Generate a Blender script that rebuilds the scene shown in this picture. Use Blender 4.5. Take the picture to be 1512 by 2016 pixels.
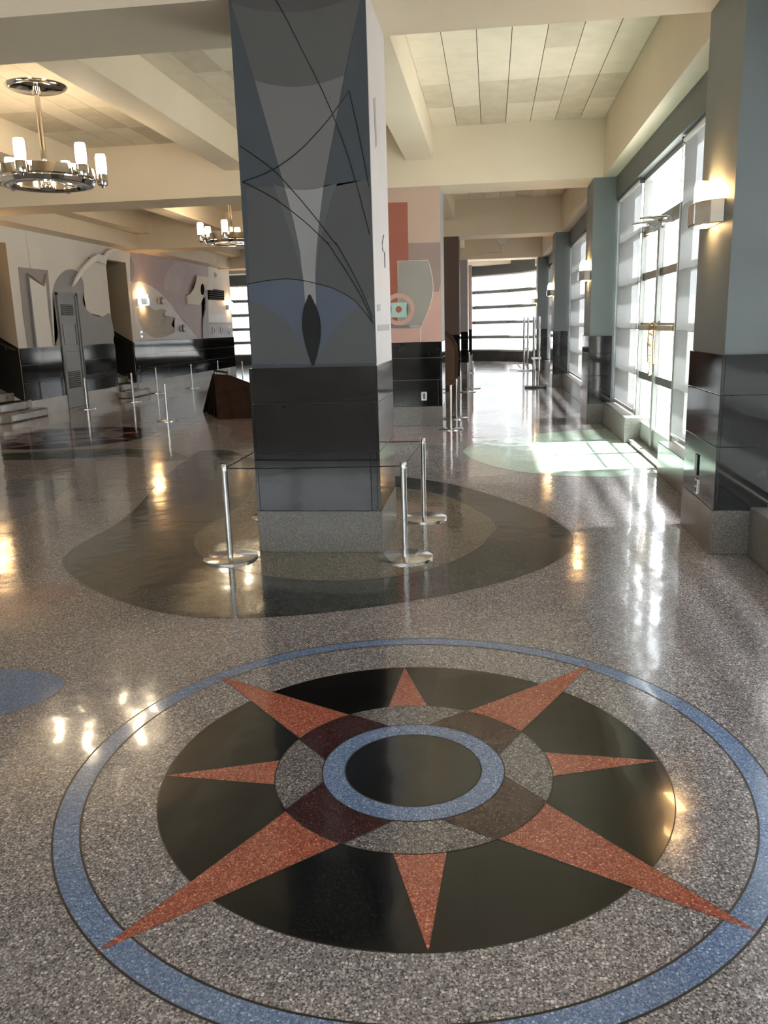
import bpy, bmesh, math, random
from mathutils import Vector, Matrix
random.seed(7)
scene = bpy.context.scene
for o in list(bpy.data.objects):
    bpy.data.objects.remove(o, do_unlink=True)
COL = scene.collection

# ------------------------------------------------------------------ camera, world, sun, exposure
YAW, PITCH, ROLL, FPX, CAM_H = -0.1334, 0.2232, -0.0287, 1613.3, 1.6
PPX, PPY = 756.0, 1008.0
_cy, _sy, _cp, _sp = math.cos(YAW), math.sin(YAW), math.cos(PITCH), math.sin(PITCH)
FWD = Vector((_sy*_cp, _cy*_cp, -_sp))
_r = Vector((_cy, -_sy, 0)); _u = _r.cross(FWD)
RGT = _r*math.cos(ROLL) + _u*math.sin(ROLL)
UPV = _u*math.cos(ROLL) - _r*math.sin(ROLL)
CAM = Vector((0, 0, CAM_H))
cd = bpy.data.cameras.new('camera'); cam = bpy.data.objects.new('camera', cd); COL.objects.link(cam)
cam.matrix_world = Matrix(((RGT.x, UPV.x, -FWD.x, 0), (RGT.y, UPV.y, -FWD.y, 0), (RGT.z, UPV.z, -FWD.z, CAM_H), (0, 0, 0, 1)))
cd.sensor_fit = 'VERTICAL'; cd.sensor_height = 36; cd.sensor_width = 27
cd.lens = FPX*36/2016; cd.clip_start = .05; cd.clip_end = 500
scene.camera = cam

w = bpy.data.worlds.new('world'); scene.world = w; w.use_nodes = True
bg = w.node_tree.nodes['Background']
bg.inputs['Color'].default_value = (0.91, 0.955, 1.0, 1); bg.inputs['Strength'].default_value = 4.3

sl = bpy.data.lights.new('sun', 'SUN'); so = bpy.data.objects.new('sun', sl); COL.objects.link(so)
sl.energy = 40.0; sl.angle = math.radians(4); sl.color = (1, .98, .96)
so.rotation_euler = Vector((-1, -.16, -2.2)).to_track_quat('-Z', 'Y').to_euler()

vs = scene.view_settings
vs.view_transform = 'Standard'; vs.look = 'None'; vs.gamma = 1; vs.use_curve_mapping = False
vs.exposure = 1.0

# pixel of the photograph -> point on a plane of the place
def ray(u, v): return FWD + RGT*((u-PPX)/FPX) - UPV*((v-PPY)/FPX)
def at_z(u, v, z=0.0): d = ray(u, v); return CAM + d*((z-CAM_H)/d.z)
def at_y(u, v, y): d = ray(u, v); return CAM + d*(y/d.y)
def at_x(u, v, x): d = ray(u, v); return CAM + d*(x/d.x)

# ------------------------------------------------------------------ materials
def lin(c):
    c = c/255
    return c/12.92 if c <= .04045 else ((c+.055)/1.055)**2.4
def C(r, g, b): return (lin(r), lin(g), lin(b), 1)
MATS = {}
def nodes_of(name):
    m = bpy.data.materials.new(name); m.use_nodes = True
    nt = m.node_tree; b = nt.nodes['Principled BSDF']
    return m, nt, b
def mixc(nt, fac, a, b, mode='MIX'):
    n = nt.nodes.new('ShaderNodeMix'); n.data_type = 'RGBA'; n.blend_type = mode
    for key, val in (('Factor', fac), ('A', a), ('B', b)):
        s = [i for i in n.inputs if i.name == key and (i.type == 'RGBA' or key == 'Factor')]
        s = s[0]
        if hasattr(val, 'is_output'): nt.links.new(val, s)
        else: s.default_value = val
    return [o for o in n.outputs if o.type == 'RGBA'][0]
def noise(nt, scale, detail=3, rough=.5, vec=None):
    if vec is None:
        g = nt.nodes.new('ShaderNodeNewGeometry'); vec = g.outputs['Position']
    n = nt.nodes.new('ShaderNodeTexNoise'); n.inputs['Scale'].default_value = scale
    n.inputs['Detail'].default_value = detail; n.inputs['Roughness'].default_value = rough
    nt.links.new(vec, n.inputs['Vector']); return n
def ramp(nt, src, stops, interp='LINEAR'):
    r = nt.nodes.new('ShaderNodeValToRGB'); r.color_ramp.interpolation = interp
    e = r.color_ramp.elements
    while len(e) < len(stops): e.new(.5)
    for k, (p, c) in enumerate(stops): e[k].position = p; e[k].color = c
    nt.links.new(src, r.inputs['Fac']); return r.outputs['Color']
def paint(name, col, rough=.55, var=.06, scale=2.5, metal=0.0, bump=0.0, bscale=60, spec=.5):
    if name in MATS: return MATS[name]
    m, nt, b = nodes_of(name)
    n = noise(nt, scale, 4)
    lo = tuple(x*(1-var) for x in col[:3])+(1,); hi = tuple(min(1, x*(1+var)) for x in col[:3])+(1,)
    nt.links.new(ramp(nt, n.outputs['Fac'], [(.3, lo), (.7, hi)]), b.inputs['Base Color'])
    b.inputs['Roughness'].default_value = rough; b.inputs['Metallic'].default_value = metal
    b.inputs['Specular IOR Level'].default_value = spec
    if bump:
        n2 = noise(nt, bscale, 3); bp = nt.nodes.new('ShaderNodeBump'); bp.inputs['Strength'].default_value = bump
        bp.inputs['Distance'].default_value = .002
        nt.links.new(n2.outputs['Fac'], bp.inputs['Height']); nt.links.new(bp.outputs['Normal'], b.inputs['Normal'])
    MATS[name] = m; return m
def terrazzo(name, matrix, dark, light, scale=85, rough=.11, wave=.075, cover=.5):
    if name in MATS: return MATS[name]
    m, nt, b = nodes_of(name)
    g = nt.nodes.new('ShaderNodeNewGeometry')
    def vor(s):
        v = nt.nodes.new('ShaderNodeTexVoronoi'); v.inputs['Scale'].default_value = s
        v.inputs['Randomness'].default_value = 1
        nt.links.new(g.outputs['Position'], v.inputs['Vector']); return v
    v1 = vor(scale); v2 = vor(scale*2.3)
    sep = nt.nodes.new('ShaderNodeSeparateColor'); nt.links.new(v1.outputs['Color'], sep.inputs['Color'])
    sep2 = nt.nodes.new('ShaderNodeSeparateColor'); nt.links.new(v2.outputs['Color'], sep2.inputs['Color'])
    mid = tuple((matrix[i]*1.15) for i in range(3))+(1,)
    c1 = ramp(nt, sep.outputs['Red'], [(0, dark), (.18, matrix), (.18+cover*.5, mid), (.62+(.5-cover)*.3, light), (.93, tuple(min(1, x*1.5) for x in light[:3])+(1,))], 'CONSTANT')
    c2 = ramp(nt, sep2.outputs['Green'], [(0, dark), (.25, matrix), (.8, light)], 'CONSTANT')
    # chips shrink to leave binder between them
    d = nt.nodes.new('ShaderNodeMath'); d.operation = 'LESS_THAN'; d.inputs[1].default_value = .42
    nt.links.new(v1.outputs['Distance'], d.inputs[0])
    c = mixc(nt, d.outputs[0], c2, c1)
    big = noise(nt, .9, 4)
    tint = ramp(nt, big.outputs['Fac'], [(.3, (.86, .86, .86, 1)), (.7, (1.06, 1.05, 1.04, 1))])
    c = mixc(nt, 1.0, c, tint, 'MULTIPLY')
    nt.links.new(c, b.inputs['Base Color'])
    rn = noise(nt, 2.2, 3)
    mr = nt.nodes.new('ShaderNodeMapRange'); mr.inputs['To Min'].default_value = rough*.7; mr.inputs['To Max'].default_value = rough*1.5
    nt.links.new(rn.outputs['Fac'], mr.inputs['Value']); nt.links.new(mr.outputs['Result'], b.inputs['Roughness'])
    b.inputs['Specular IOR Level'].default_value = .5
    b.inputs['Coat Weight'].default_value = .25; b.inputs['Coat Roughness'].default_value = .035
    if wave:
        wn = noise(nt, 2.6, 2); bp = nt.nodes.new('ShaderNodeBump'); bp.inputs['Strength'].default_value = wave; bp.inputs['Distance'].default_value = .05
        nt.links.new(wn.outputs['Fac'], bp.inputs['Height'])
        nt.links.new(bp.outputs['Normal'], b.inputs['Normal']); nt.links.new(bp.outputs['Normal'], b.inputs['Coat Normal'])
    MATS[name] = m; return m
def metal(name, col, rough=.2, brushed=False):
    if name in MATS: return MATS[name]
    m, nt, b = nodes_of(name)
    b.inputs['Metallic'].default_value = 1
    n = noise(nt, 40 if brushed else 8, 2)
    nt.links.new(ramp(nt, n.outputs['Fac'], [(.3, tuple(x*.9 for x in col[:3])+(1,)), (.7, col)]), b.inputs['Base Color'])
    b.inputs['Roughness'].default_value = rough
    MATS[name] = m; return m
def granite(name='granite'):
    if name in MATS: return MATS[name]
    m, nt, b = nodes_of(name)
    n = noise(nt, 5, 6, .65); n2 = noise(nt, 60, 2)
    c = ramp(nt, n.outputs['Fac'], [(.35, (.004, .004, .0045, 1)), (.6, (.009, .009, .0095, 1)), (.76, (.03, .03, .03, 1))])
    sp = ramp(nt, n2.outputs['Fac'], [(.74, (0, 0, 0, 1)), (.8, (.05, .05, .05, 1))])
    nt.links.new(mixc(nt, 1.0, c, sp, 'ADD'), b.inputs['Base Color'])
    b.inputs['Roughness'].default_value = .07
    wn = noise(nt, 1.7, 2); bp = nt.nodes.new('ShaderNodeBump'); bp.inputs['Strength'].default_value = .015; bp.inputs['Distance'].default_value = .04
    nt.links.new(wn.outputs['Fac'], bp.inputs['Height']); nt.links.new(bp.outputs['Normal'], b.inputs['Normal'])
    MATS[name] = m; return m
def emit(name, col, strength):
    if name in MATS: return MATS[name]
    m, nt, b = nodes_of(name)
    b.inputs['Base Color'].default_value = (.9, .88, .82, 1)
    b.inputs['Emission Color'].default_value = col; b.inputs['Emission Strength'].default_value = strength
    b.inputs['Roughness'].default_value = .4
    MATS[name] = m; return m
def glass(name='window_glass', tint=(.96, .97, .965, 1)):
    if name in MATS: return MATS[name]
    m = bpy.data.materials.new(name); m.use_nodes = True; nt = m.node_tree; nt.nodes.clear()
    out = nt.nodes.new('ShaderNodeOutputMaterial'); t = nt.nodes.new('ShaderNodeBsdfTransparent'); t.inputs[0].default_value = tint
    gl = nt.nodes.new('ShaderNodeBsdfGlossy'); gl.inputs['Roughness'].default_value = .02
    mx = nt.nodes.new('ShaderNodeMixShader'); mx.inputs[0].default_value = .05
    nt.links.new(t.outputs[0], mx.inputs[1]); nt.links.new(gl.outputs[0], mx.inputs[2])
    nt.links.new(mx.outputs[0], out.inputs[0]); MATS[name] = m; return m
def blind_mat(name='blind_fabric', trans=(.055, .057, .058, 1), see=.085):
    if name in MATS: return MATS[name]
    m = bpy.data.materials.new(name); m.use_nodes = True; nt = m.node_tree; nt.nodes.clear()
    out = nt.nodes.new('ShaderNodeOutputMaterial')
    tr = nt.nodes.new('ShaderNodeBsdfTranslucent'); tr.inputs[0].default_value = trans
    df = nt.nodes.new('ShaderNodeBsdfDiffuse'); df.inputs[0].default_value = (.62, .63, .64, 1)
    tp = nt.nodes.new('ShaderNodeBsdfTransparent')
    n = noise(nt, 130, 2)
    nt.links.new(ramp(nt, n.outputs['Fac'], [(.3, tuple(x*.93 for x in trans[:3])+(1,)), (.7, trans)]), tr.inputs[0])
    m1 = nt.nodes.new('ShaderNodeMixShader'); m1.inputs[0].default_value = .45
    nt.links.new(tr.outputs[0], m1.inputs[1]); nt.links.new(df.outputs[0], m1.inputs[2])
    m2 = nt.nodes.new('ShaderNodeMixShader'); m2.inputs[0].default_value = see
    nt.links.new(m1.outputs[0], m2.inputs[1]); nt.links.new(tp.outputs[0], m2.inputs[2])
    nt.links.new(m2.outputs[0], out.inputs[0]); MATS[name] = m; return m

CREAM = paint('cream_paint', (.74, .645, .50, 1), .6, .03, 1.2)
TILES = [paint('ceiling_tile', (.74, .655, .52, 1), .8, .05, 5, bump=.15, bscale=90),
         paint('ceiling_tile_warm', (.71, .625, .49, 1), .8, .05, 5, bump=.15, bscale=90),
         paint('ceiling_tile_stained', (.60, .52, .395, 1), .8, .08, 5, bump=.15, bscale=90)]
GAP = paint('joint_gap', (.16, .13, .09, 1), .9)
SLATE = paint('slate_green_paint', (.155, .182, .186, 1), .5, .05, 1.5)
HEADER = paint('header_grey_paint', (.115, .13, .128, 1), .55, .05, 1.5)
WHITEWALL = paint('off_white_wall', (.70, .695, .665, 1), .6, .04, 1.2)
GRAN = granite()
PLINTH = terrazzo('plinth_terrazzo', C(108, 106, 101), C(78, 76, 72), C(148, 144, 136), 170, .3, 0)
T_BASE = terrazzo('terrazzo_mauve_grey', C(140, 135, 139), C(92, 88, 91), C(197, 192, 190), 95)
T_DARK = terrazzo('terrazzo_dark_green_grey', C(64, 71, 73), C(42, 48, 50), C(92, 99, 100), 95)
T_OLIVE = terrazzo('terrazzo_olive', C(116, 112, 99), C(74, 71, 63), C(158, 153, 138), 95)
T_BLUE = terrazzo('terrazzo_blue', C(114, 136, 174), C(90, 112, 148), C(150, 170, 202), 110)
T_BLACK = terrazzo('terrazzo_black', C(13, 14, 15), C(9, 10, 11), C(25, 26, 27), 95, cover=.8)
T_SALMON = terrazzo('terrazzo_salmon', C(172, 96, 78), C(140, 72, 58), C(204, 134, 112), 110)
T_MAROON = terrazzo('terrazzo_maroon', C(62, 34, 33), C(46, 26, 26), C(84, 52, 50), 100)
T_GREY = terrazzo('terrazzo_grey', C(114, 109, 110), C(72, 68, 69), C(168, 161, 159), 105)
T_MINT = terrazzo('terrazzo_mint', C(176, 200, 184), C(150, 178, 160), C(200, 218, 206), 95)
T_PINK = terrazzo('terrazzo_pink', C(150, 130, 132), C(110, 92, 95), C(185, 168, 166), 95)
STRIP = paint('divider_strip', (.05, .045, .04, 1), .3, metal=.3)
STEEL = metal('brushed_steel', (.72, .715, .70, 1), .2, True)
CHROME = metal('chrome', (.72, .70, .67, 1), .08)
BRASSY = metal('aged_brass', (.52, .38, .2, 1), .3)
DARKMETAL = paint('dark_bronze_frame', (.055, .055, .052, 1), .4, .1, metal=.2)
FRAME = paint('grey_window_frame', (.20, .205, .195, 1), .4, .05)
WHITEPLASTIC = paint('white_plastic', (.75, .75, .74, 1), .4)
BLACKP = paint('black_paint', (.012, .012, .012, 1), .35)
BLACKM = paint('matt_black', (.008, .008, .008, 1), .95, spec=.05)
DOORGREY = paint('door_grey_paint', (.17, .18, .19, 1), .4)
CORD = paint('black_cord', (.015, .015, .015, 1), .6)
SHADE = emit('lit_frosted_glass', (1, .80, .54, 1), 19)
SHADE_W = emit('lit_sconce_glass', (1, .58, .24, 1), 23)
GLASS = glass(); BLIND = blind_mat(); BLIND_FAR = blind_mat('blind_fabric_thin', (.16, .163, .166, 1), .22); BLIND_NEAR = blind_mat('blind_fabric_dense', (.2, .205, .21, 1), .015)
CONCRETE = paint('outdoor_concrete', (.30, .295, .285, 1), .8)

# ------------------------------------------------------------------ mesh helpers
def new(): return bmesh.new()
def box(bm, x0, x1, y0, y1, z0, z1):
    vs = [bm.verts.new((x, y, z)) for z in (z0, z1) for y in (y0, y1) for x in (x0, x1)]
    for f in ((0, 2, 3, 1), (4, 5, 7, 6), (0, 1, 5, 4), (2, 6, 7, 3), (0, 4, 6, 2), (1, 3, 7, 5)):
        bm.faces.new([vs[i] for i in f])
    return bm
def prism(bm, pts, vec):
    """closed outline of 3D points swept by vec"""
    v = Vector(vec); a = [bm.verts.new(p) for p in pts]; b = [bm.verts.new(Vector(p)+v) for p in pts]
    n = len(pts)
    fs = [bm.faces.new(a), bm.faces.new(b[::-1])]
    for i in range(n): bm.faces.new((a[(i+1) % n], a[i], b[i], b[(i+1) % n]))
    bmesh.ops.triangulate(bm, faces=[f for f in fs if len(f.verts) > 4])
    return bm
def ring_prism(bm, outer, inner, vec):
    v = Vector(vec); n = len(outer)
    L = [[bm.verts.new(Vector(p)+d) for p in ps] for ps, d in ((outer, Vector()), (inner, Vector()), (outer, v), (inner, v))]
    for i in range(n):
        j = (i+1) % n
        bm.faces.new((L[0][i], L[0][j], L[1][j], L[1][i])); bm.faces.new((L[2][j], L[2][i], L[3][i], L[3][j]))
        bm.faces.new((L[0][j], L[0][i], L[2][i], L[2][j])); bm.faces.new((L[1][i], L[1][j], L[3][j], L[3][i]))
    return bm
def frame_of(d):
    d = Vector(d).normalized(); a = Vector((0, 0, 1)) if abs(d.z) < .9 else Vector((1, 0, 0))
    x = d.cross(a).normalized(); return x, d.cross(x).normalized()
def cyl(bm, p0, p1, r0, r1=None, seg=16, cap=True):
    r1 = r0 if r1 is None else r1; p0 = Vector(p0); p1 = Vector(p1); x, y = frame_of(p1-p0)
    A = []; B = []
    for k in range(seg):
        t = 2*math.pi*k/seg; d = x*math.cos(t)+y*math.sin(t)
        A.append(bm.verts.new(p0+d*r0)); B.append(bm.verts.new(p1+d*r1))
    for k in range(seg):
        j = (k+1) % seg; bm.faces.new((A[k], A[j], B[j], B[k]))
    if cap: bm.faces.new(A[::-1]); bm.faces.new(B)
    return bm
def tube(bm, pts, r, seg=8, closed=False):
    pts = [Vector(p) for p in pts]; n = len(pts); rings = []
    for i, p in enumerate(pts):
        a = pts[i-1] if (i or closed) else p; b = pts[(i+1) % n] if (i < n-1 or closed) else p
        x, y = frame_of(b-a)
        rings.append([bm.verts.new(p+(x*math.cos(2*math.pi*k/seg)+y*math.sin(2*math.pi*k/seg))*r) for k in range(seg)])
    for i in range(n if closed else n-1):
        A, B = rings[i], rings[(i+1) % n]
        for k in range(seg):
            j = (k+1) % seg; bm.faces.new((A[k], A[j], B[j], B[k]))
    if not closed: bm.faces.new(rings[0][::-1]); bm.faces.new(rings[-1])
    return bm
def lathe(bm, prof, c=(0, 0, 0), seg=24):
    c = Vector(c); rings = []
    for r, z in prof:
        if r < 1e-6: rings.append([bm.verts.new(c+Vector((0, 0, z)))])
        else: rings.append([bm.verts.new(c+Vector((r*math.cos(2*math.pi*k/seg), r*math.sin(2*math.pi*k/seg), z))) for k in range(seg)])
    for A, B in zip(rings, rings[1:]):
        for k in range(seg):
            j = (k+1) % seg
            if len(A) == 1 and len(B) == 1: continue
            if len(A) == 1: bm.faces.new((A[0], B[j], B[k]))
            elif len(B) == 1: bm.faces.new((A[k], A[j], B[0]))
            else: bm.faces.new((A[k], A[j], B[j], B[k]))
    return bm
def obj(name, bm, mat, parent=None, smooth=False, bevel=0):
    bmesh.ops.recalc_face_normals(bm, faces=bm.faces)
    me = bpy.data.meshes.new(name); bm.to_mesh(me); bm.free()
    me.materials.append(mat)
    if smooth:
        for p in me.polygons: p.use_smooth = True
        try: me.set_sharp_from_angle(angle=math.radians(40))
        except Exception: pass
    o = bpy.data.objects.new(name, me); COL.objects.link(o)
    if parent is not None: attach(o, parent)
    if bevel:
        b = o.modifiers.new('bevel', 'BEVEL'); b.width = bevel; b.segments = 2; b.limit_method = 'ANGLE'
    return o
def root_loc(p):
    l = Vector(p.location)
    while p.parent: p = p.parent; l += Vector(p.location)
    return l
def attach(o, p):
    o.parent = p; o.location = Vector(o.location) - root_loc(p)
def tag(o, label=None, cat=None, group=None, kind=None):
    if label: o['label'] = label
    if cat: o['category'] = cat
    if group: o['group'] = group
    if kind: o['kind'] = kind
    return o
def thing(name, label, cat, loc, group=None):
    o = bpy.data.objects.new(name, None); COL.objects.link(o); o.location = loc; o.empty_display_size = .1
    return tag(o, label, cat, group)
def struct(name, loc=(0, 0, 0), label=None):
    o = bpy.data.objects.new(name, None); COL.objects.link(o); o.location = loc; o['kind'] = 'structure'
    if label: o['label'] = label
    return o
def copy_tree(o, parent=None):
    c = o.copy(); COL.objects.link(c); c.parent = parent
    for ch in o.children: copy_tree(ch, c)
    return c
def spline(pts, n=6, closed=True):
    out = []; m = len(pts); P = [Vector(p) for p in pts]
    for i in range(m if closed else m-1):
        if closed: p0, p1, p2, p3 = P[i-1], P[i], P[(i+1) % m], P[(i+2) % m]
        else: p0, p1, p2, p3 = P[max(i-1, 0)], P[i], P[i+1], P[min(i+2, m-1)]
        for k in range(n):
            t = k/n
            out.append(.5*((2*p1)+(p2-p0)*t+(2*p0-5*p1+4*p2-p3)*t*t+(3*p1-p0-3*p2+p3)*t**3))
    if not closed: out.append(P[-1])
    return out
def circ(cx, cy, r, z, n=96, a0=0):
    return [Vector((cx+r*math.cos(a0+2*math.pi*k/n), cy+r*math.sin(a0+2*math.pi*k/n), z)) for k in range(n)]

# ------------------------------------------------------------------ main dimensions
ROWS = [-1.93, 5.668, 13.29, 20.89, 28.48]      # front faces of the column rows
DEP = .90
CXL, CXR = -1.695, -.776                         # column faces
PX = 1.5                                         # face of the wall pillars
XW = 1.844                                       # inner face of the window wall
XL = -9.38                                       # left wall
ZB, ZY, ZC = 3.665, 4.04, 4.50                   # cross beams, lengthwise beams, ceiling
ZPL, ZWA = .308, 1.335                           # plinth and wainscot tops
YBACK, YEND = -7.5, 38.5

# ------------------------------------------------------------------ floor with its inlays
floor = struct('floor')
fb = new(); box(fb, -14, 2.2, YBACK-.3, 41, -.12, 0); obj('terrazzo_field', fb, T_BASE, floor)
def inlay(name, pts, z, mat, parent=floor):
    return obj(name, prism(new(), [Vector((p[0], p[1], 0)) for p in pts], (0, 0, z)), mat, parent)
def strip_loop(pts, z, wd=.0035, parent=floor, closed=True):
    bm = new(); P = [Vector((p[0], p[1], 0)) for p in pts]; n = len(P); O = []; I = []
    for i in range(n):
        a = P[i-1] if (closed or i) else P[i]; b = P[(i+1) % n] if (closed or i < n-1) else P[i]
        t = (b-a).normalized(); nn = Vector((-t.y, t.x, 0))
        O.append(bm.verts.new(P[i]+nn*wd+Vector((0, 0, z)))); I.append(bm.verts.new(P[i]-nn*wd+Vector((0, 0, z))))
    for i in range(n if closed else n-1):
        j = (i+1) % n; bm.faces.new((O[i], O[j], I[j], I[i]))
    return obj('divider_strip', bm, STRIP, parent)
DARK_OUT = [(-3.08, 5.37), (-3.18, 5.69), (-3.2, 6.06), (-3.19, 6.45), (-3.26, 6.93), (-3.42, 7.61), (-3.58, 8.3), (-3.76, 9.22), (-3.9, 10.2), (-3.95, 10.75), (-3.55, 10.75), (-3.1, 10.1), (-2.5, 9.5), (-1.85, 9.1), (-1.15, 8.81), (-.73, 8.56), (-.34, 8.2), (.06, 7.63), (.38, 7.05), (.57, 6.5), (.61, 6.1), (.5, 5.61), (.24, 5.18), (-.11, 4.85), (-.5, 4.6), (-.92, 4.4), (-1.34, 4.28), (-1.7, 4.28), (-2.06, 4.41), (-2.49, 4.7), (-2.86, 5.07)]
OLIVE_IN = [(-2.42, 7.98), (-2.33, 7.37), (-2.35, 6.84), (-2.38, 6.37), (-2.33, 6.04), (-2.17, 5.67), (-1.95, 5.38), (-1.67, 5.17), (-1.35, 5.03), (-1.03, 4.99), (-.74, 5.04), (-.4, 5.28), (-.13, 5.73), (.01, 6.24), (.04, 6.49), (-.03, 6.85), (-.31, 7.47), (-.63, 7.88), (-.95, 8.1), (-1.4, 8.5), (-1.9, 8.95), (-2.4, 9.35), (-2.85, 9.55), (-2.75, 8.9), (-2.55, 8.45)]
dk = spline([(x, y, 0) for x, y in DARK_OUT]); ol = spline([(x, y, 0) for x, y in OLIVE_IN])
inlay('terrazzo_inlay', dk, .0006, T_DARK); strip_loop(dk, .0008)
inlay('terrazzo_inlay', ol, .0011, T_OLIVE); strip_loop(ol, .0013)
GREEN = [(-.36, 10.5), (-.25, 11.0), (.06, 11.5), (.46, 11.91), (.99, 12.32), (1.45, 12.5), (1.735, 12.3), (1.735, 9.2), (1.38, 8.69), (.92, 8.68), (.5, 8.83), (.07, 9.26), (-.22, 9.85)]
gr = spline([(x, y, 0) for x, y in GREEN]); inlay('terrazzo_inlay', gr, .0006, T_MINT); strip_loop(gr, .0008)
bl1 = spline([(x, y, 0) for x, y in [(-2.0, 3.38), (-2.14, 3.47), (-2.4, 3.5), (-2.75, 3.42), (-2.9, 3.2), (-2.7, 2.98), (-2.3, 2.93), (-2.06, 3.08), (-1.98, 3.23)]])
inlay('terrazzo_inlay', bl1, .0006, T_BLUE); strip_loop(bl1, .0008)
bl2 = spline([(x, y, 0) for x, y in [(-4.55, 8.29), (-4.77, 8.53), (-5.25, 8.67), (-5.9, 8.5), (-6.2, 7.8), (-5.6, 6.9), (-4.8, 6.45), (-4.3, 6.6), (-4.22, 6.95), (-4.38, 7.5)]])
T_PALEBLUE = terrazzo('terrazzo_pale_blue', C(120, 126, 140), C(86, 92, 104), C(160, 165, 175), 95)
inlay('terrazzo_inlay', bl2, .0006, T_PALEBLUE); strip_loop(bl2, .0008)
bl3 = spline([(x, y, 0) for x, y in [(-2.62, 4.62), (-2.7, 4.8), (-3.0, 4.85), (-3.4, 4.6), (-3.3, 4.25), (-2.95, 4.15), (-2.7, 4.35)]])
inlay('terrazzo_inlay', bl3, .0004, T_PINK)
dk2 = spline([(x, y, 0) for x, y in [(-7.6, 9.2), (-6.6, 10.0), (-5.9, 10.05), (-5.3, 10.2), (-4.7, 10.25), (-4.1, 9.9), (-3.9, 10.1), (-4.4, 10.7), (-5.2, 11.0), (-5.9, 10.95), (-6.6, 10.7), (-7.7, 10.3)]])
inlay('terrazzo_inlay', dk2, .0005, T_DARK)
gp = spline([(x, y, 0) for x, y in [(-5.1, 15.3), (-4.3, 15.9), (-2.9, 15.6), (-2.0, 14.2), (-2.3, 12.2), (-3.2, 11.3), (-3.9, 11.9), (-4.3, 13.2), (-4.9, 14.2)]])
inlay('terrazzo_inlay', gp, .0005, T_PINK)
pk = spline([(x, y, 0) for x, y in [(-2.2, 11.6), (-1.27, 11.5), (-.61, 11.26), (-.1, 11.6), (.35, 12.2), (.4, 12.9), (-.3, 12.7), (-1.3, 12.2), (-2.1, 12.0)]])
inlay('terrazzo_inlay', pk, .0005, T_PINK)
for yj in (6.62, 14.25, 21.8): strip_loop([(-9.3, yj), (1.7, yj)], .0016, .003, closed=False)
for xj in (-5.4,): strip_loop([(xj, -7), (xj, 30)], .0003, .003, closed=False)

def compass(cx, cy, rot, R_ring, ring_w, R_disc, R_grey, R_blue, R_black, long_tip, lh, sh, ring_off=0.0, mats=None):
    m = mats or dict(ring=T_BLUE, disc=T_BLACK, star=T_SALMON, grey=T_GREY, wedge=T_MAROON, blue=T_BLUE, centre=T_BLACK)
    P = lambda r, a: (cx+r*math.cos(a), cy+r*math.sin(a))
    if R_ring:
        o, i = circ(cx, cy+ring_off, R_ring, 0, 128), circ(cx, cy+ring_off, R_ring-ring_w, 0, 128)
        obj('ring_inlay', ring_prism(new(), o, i, (0, 0, .0007)), m['ring'], floor); strip_loop(o, .0010); strip_loop(i, .0010)
    dsc = circ(cx, cy, R_disc, 0, 128); inlay('disc_inlay', dsc, .0009, m['disc']); strip_loop(dsc, .0011, .002)
    for k in range(4):
        a = rot+math.pi/4+k*math.pi/2
        tri = [P(long_tip, a), P(R_grey*.97, a+lh), P(R_grey*.97, a-lh)]
        inlay('star_point', tri, .0013, m['star']); strip_loop(tri, .0015, .0022)
        b = rot+k*math.pi/2
        tri = [P(R_disc, b), P(R_grey*.97, b+sh), P(R_grey*.97, b-sh)]
        inlay('star_point', tri, .0013, m['star']); strip_loop(tri, .0015, .0022)
    g = circ(cx, cy, R_grey, 0); inlay('disc_inlay', g, .0017, m['grey']); strip_loop(g, .0019, .002)
    for k in range(4):
        a = rot+math.pi/4+k*math.pi/2
        # straight edges from the tip carried inwards to the blue ring
        tx, ty = R_grey*math.cos(lh), R_grey*math.sin(lh); s = ty/(long_tip-tx)
        xq = R_blue*math.cos(lh*1.95); yq = s*(long_tip-xq)
        out = [P(R_grey*.999, a-lh+2*lh*q/8) for q in range(9)]
        ang = math.atan2(yq, xq); rr = R_blue*.99
        inn = [P(rr, a+ang-2*ang*q/8) for q in range(9)]
        inlay('star_wedge', out+inn, .0021, m['wedge']); strip_loop(out+inn, .0023, .0018)
    o, i = circ(cx, cy, R_blue, 0), circ(cx, cy, R_black, 0)
    inlay('disc_inlay', o, .0025, m['blue']); strip_loop(o, .0027, .0025)
    inlay('disc_inlay', i, .0029, m['centre']); strip_loop(i, .0031, .0025)
compass(-.286, 2.735, math.radians(7.8), 1.262, .086, .917, .508, .336, .251, 1.25, math.radians(16.4), math.radians(10.3), .03)
compass(-6.7, 12.35, math.radians(30), 0, 0, 1.33, .80, .45, .30, 1.33, math.radians(7), math.radians(7), 0,
        dict(disc=T_BLACK, star=T_SALMON, grey=T_PALEBLUE, wedge=T_MAROON, blue=T_BLACK, centre=T_PALEBLUE))

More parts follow.
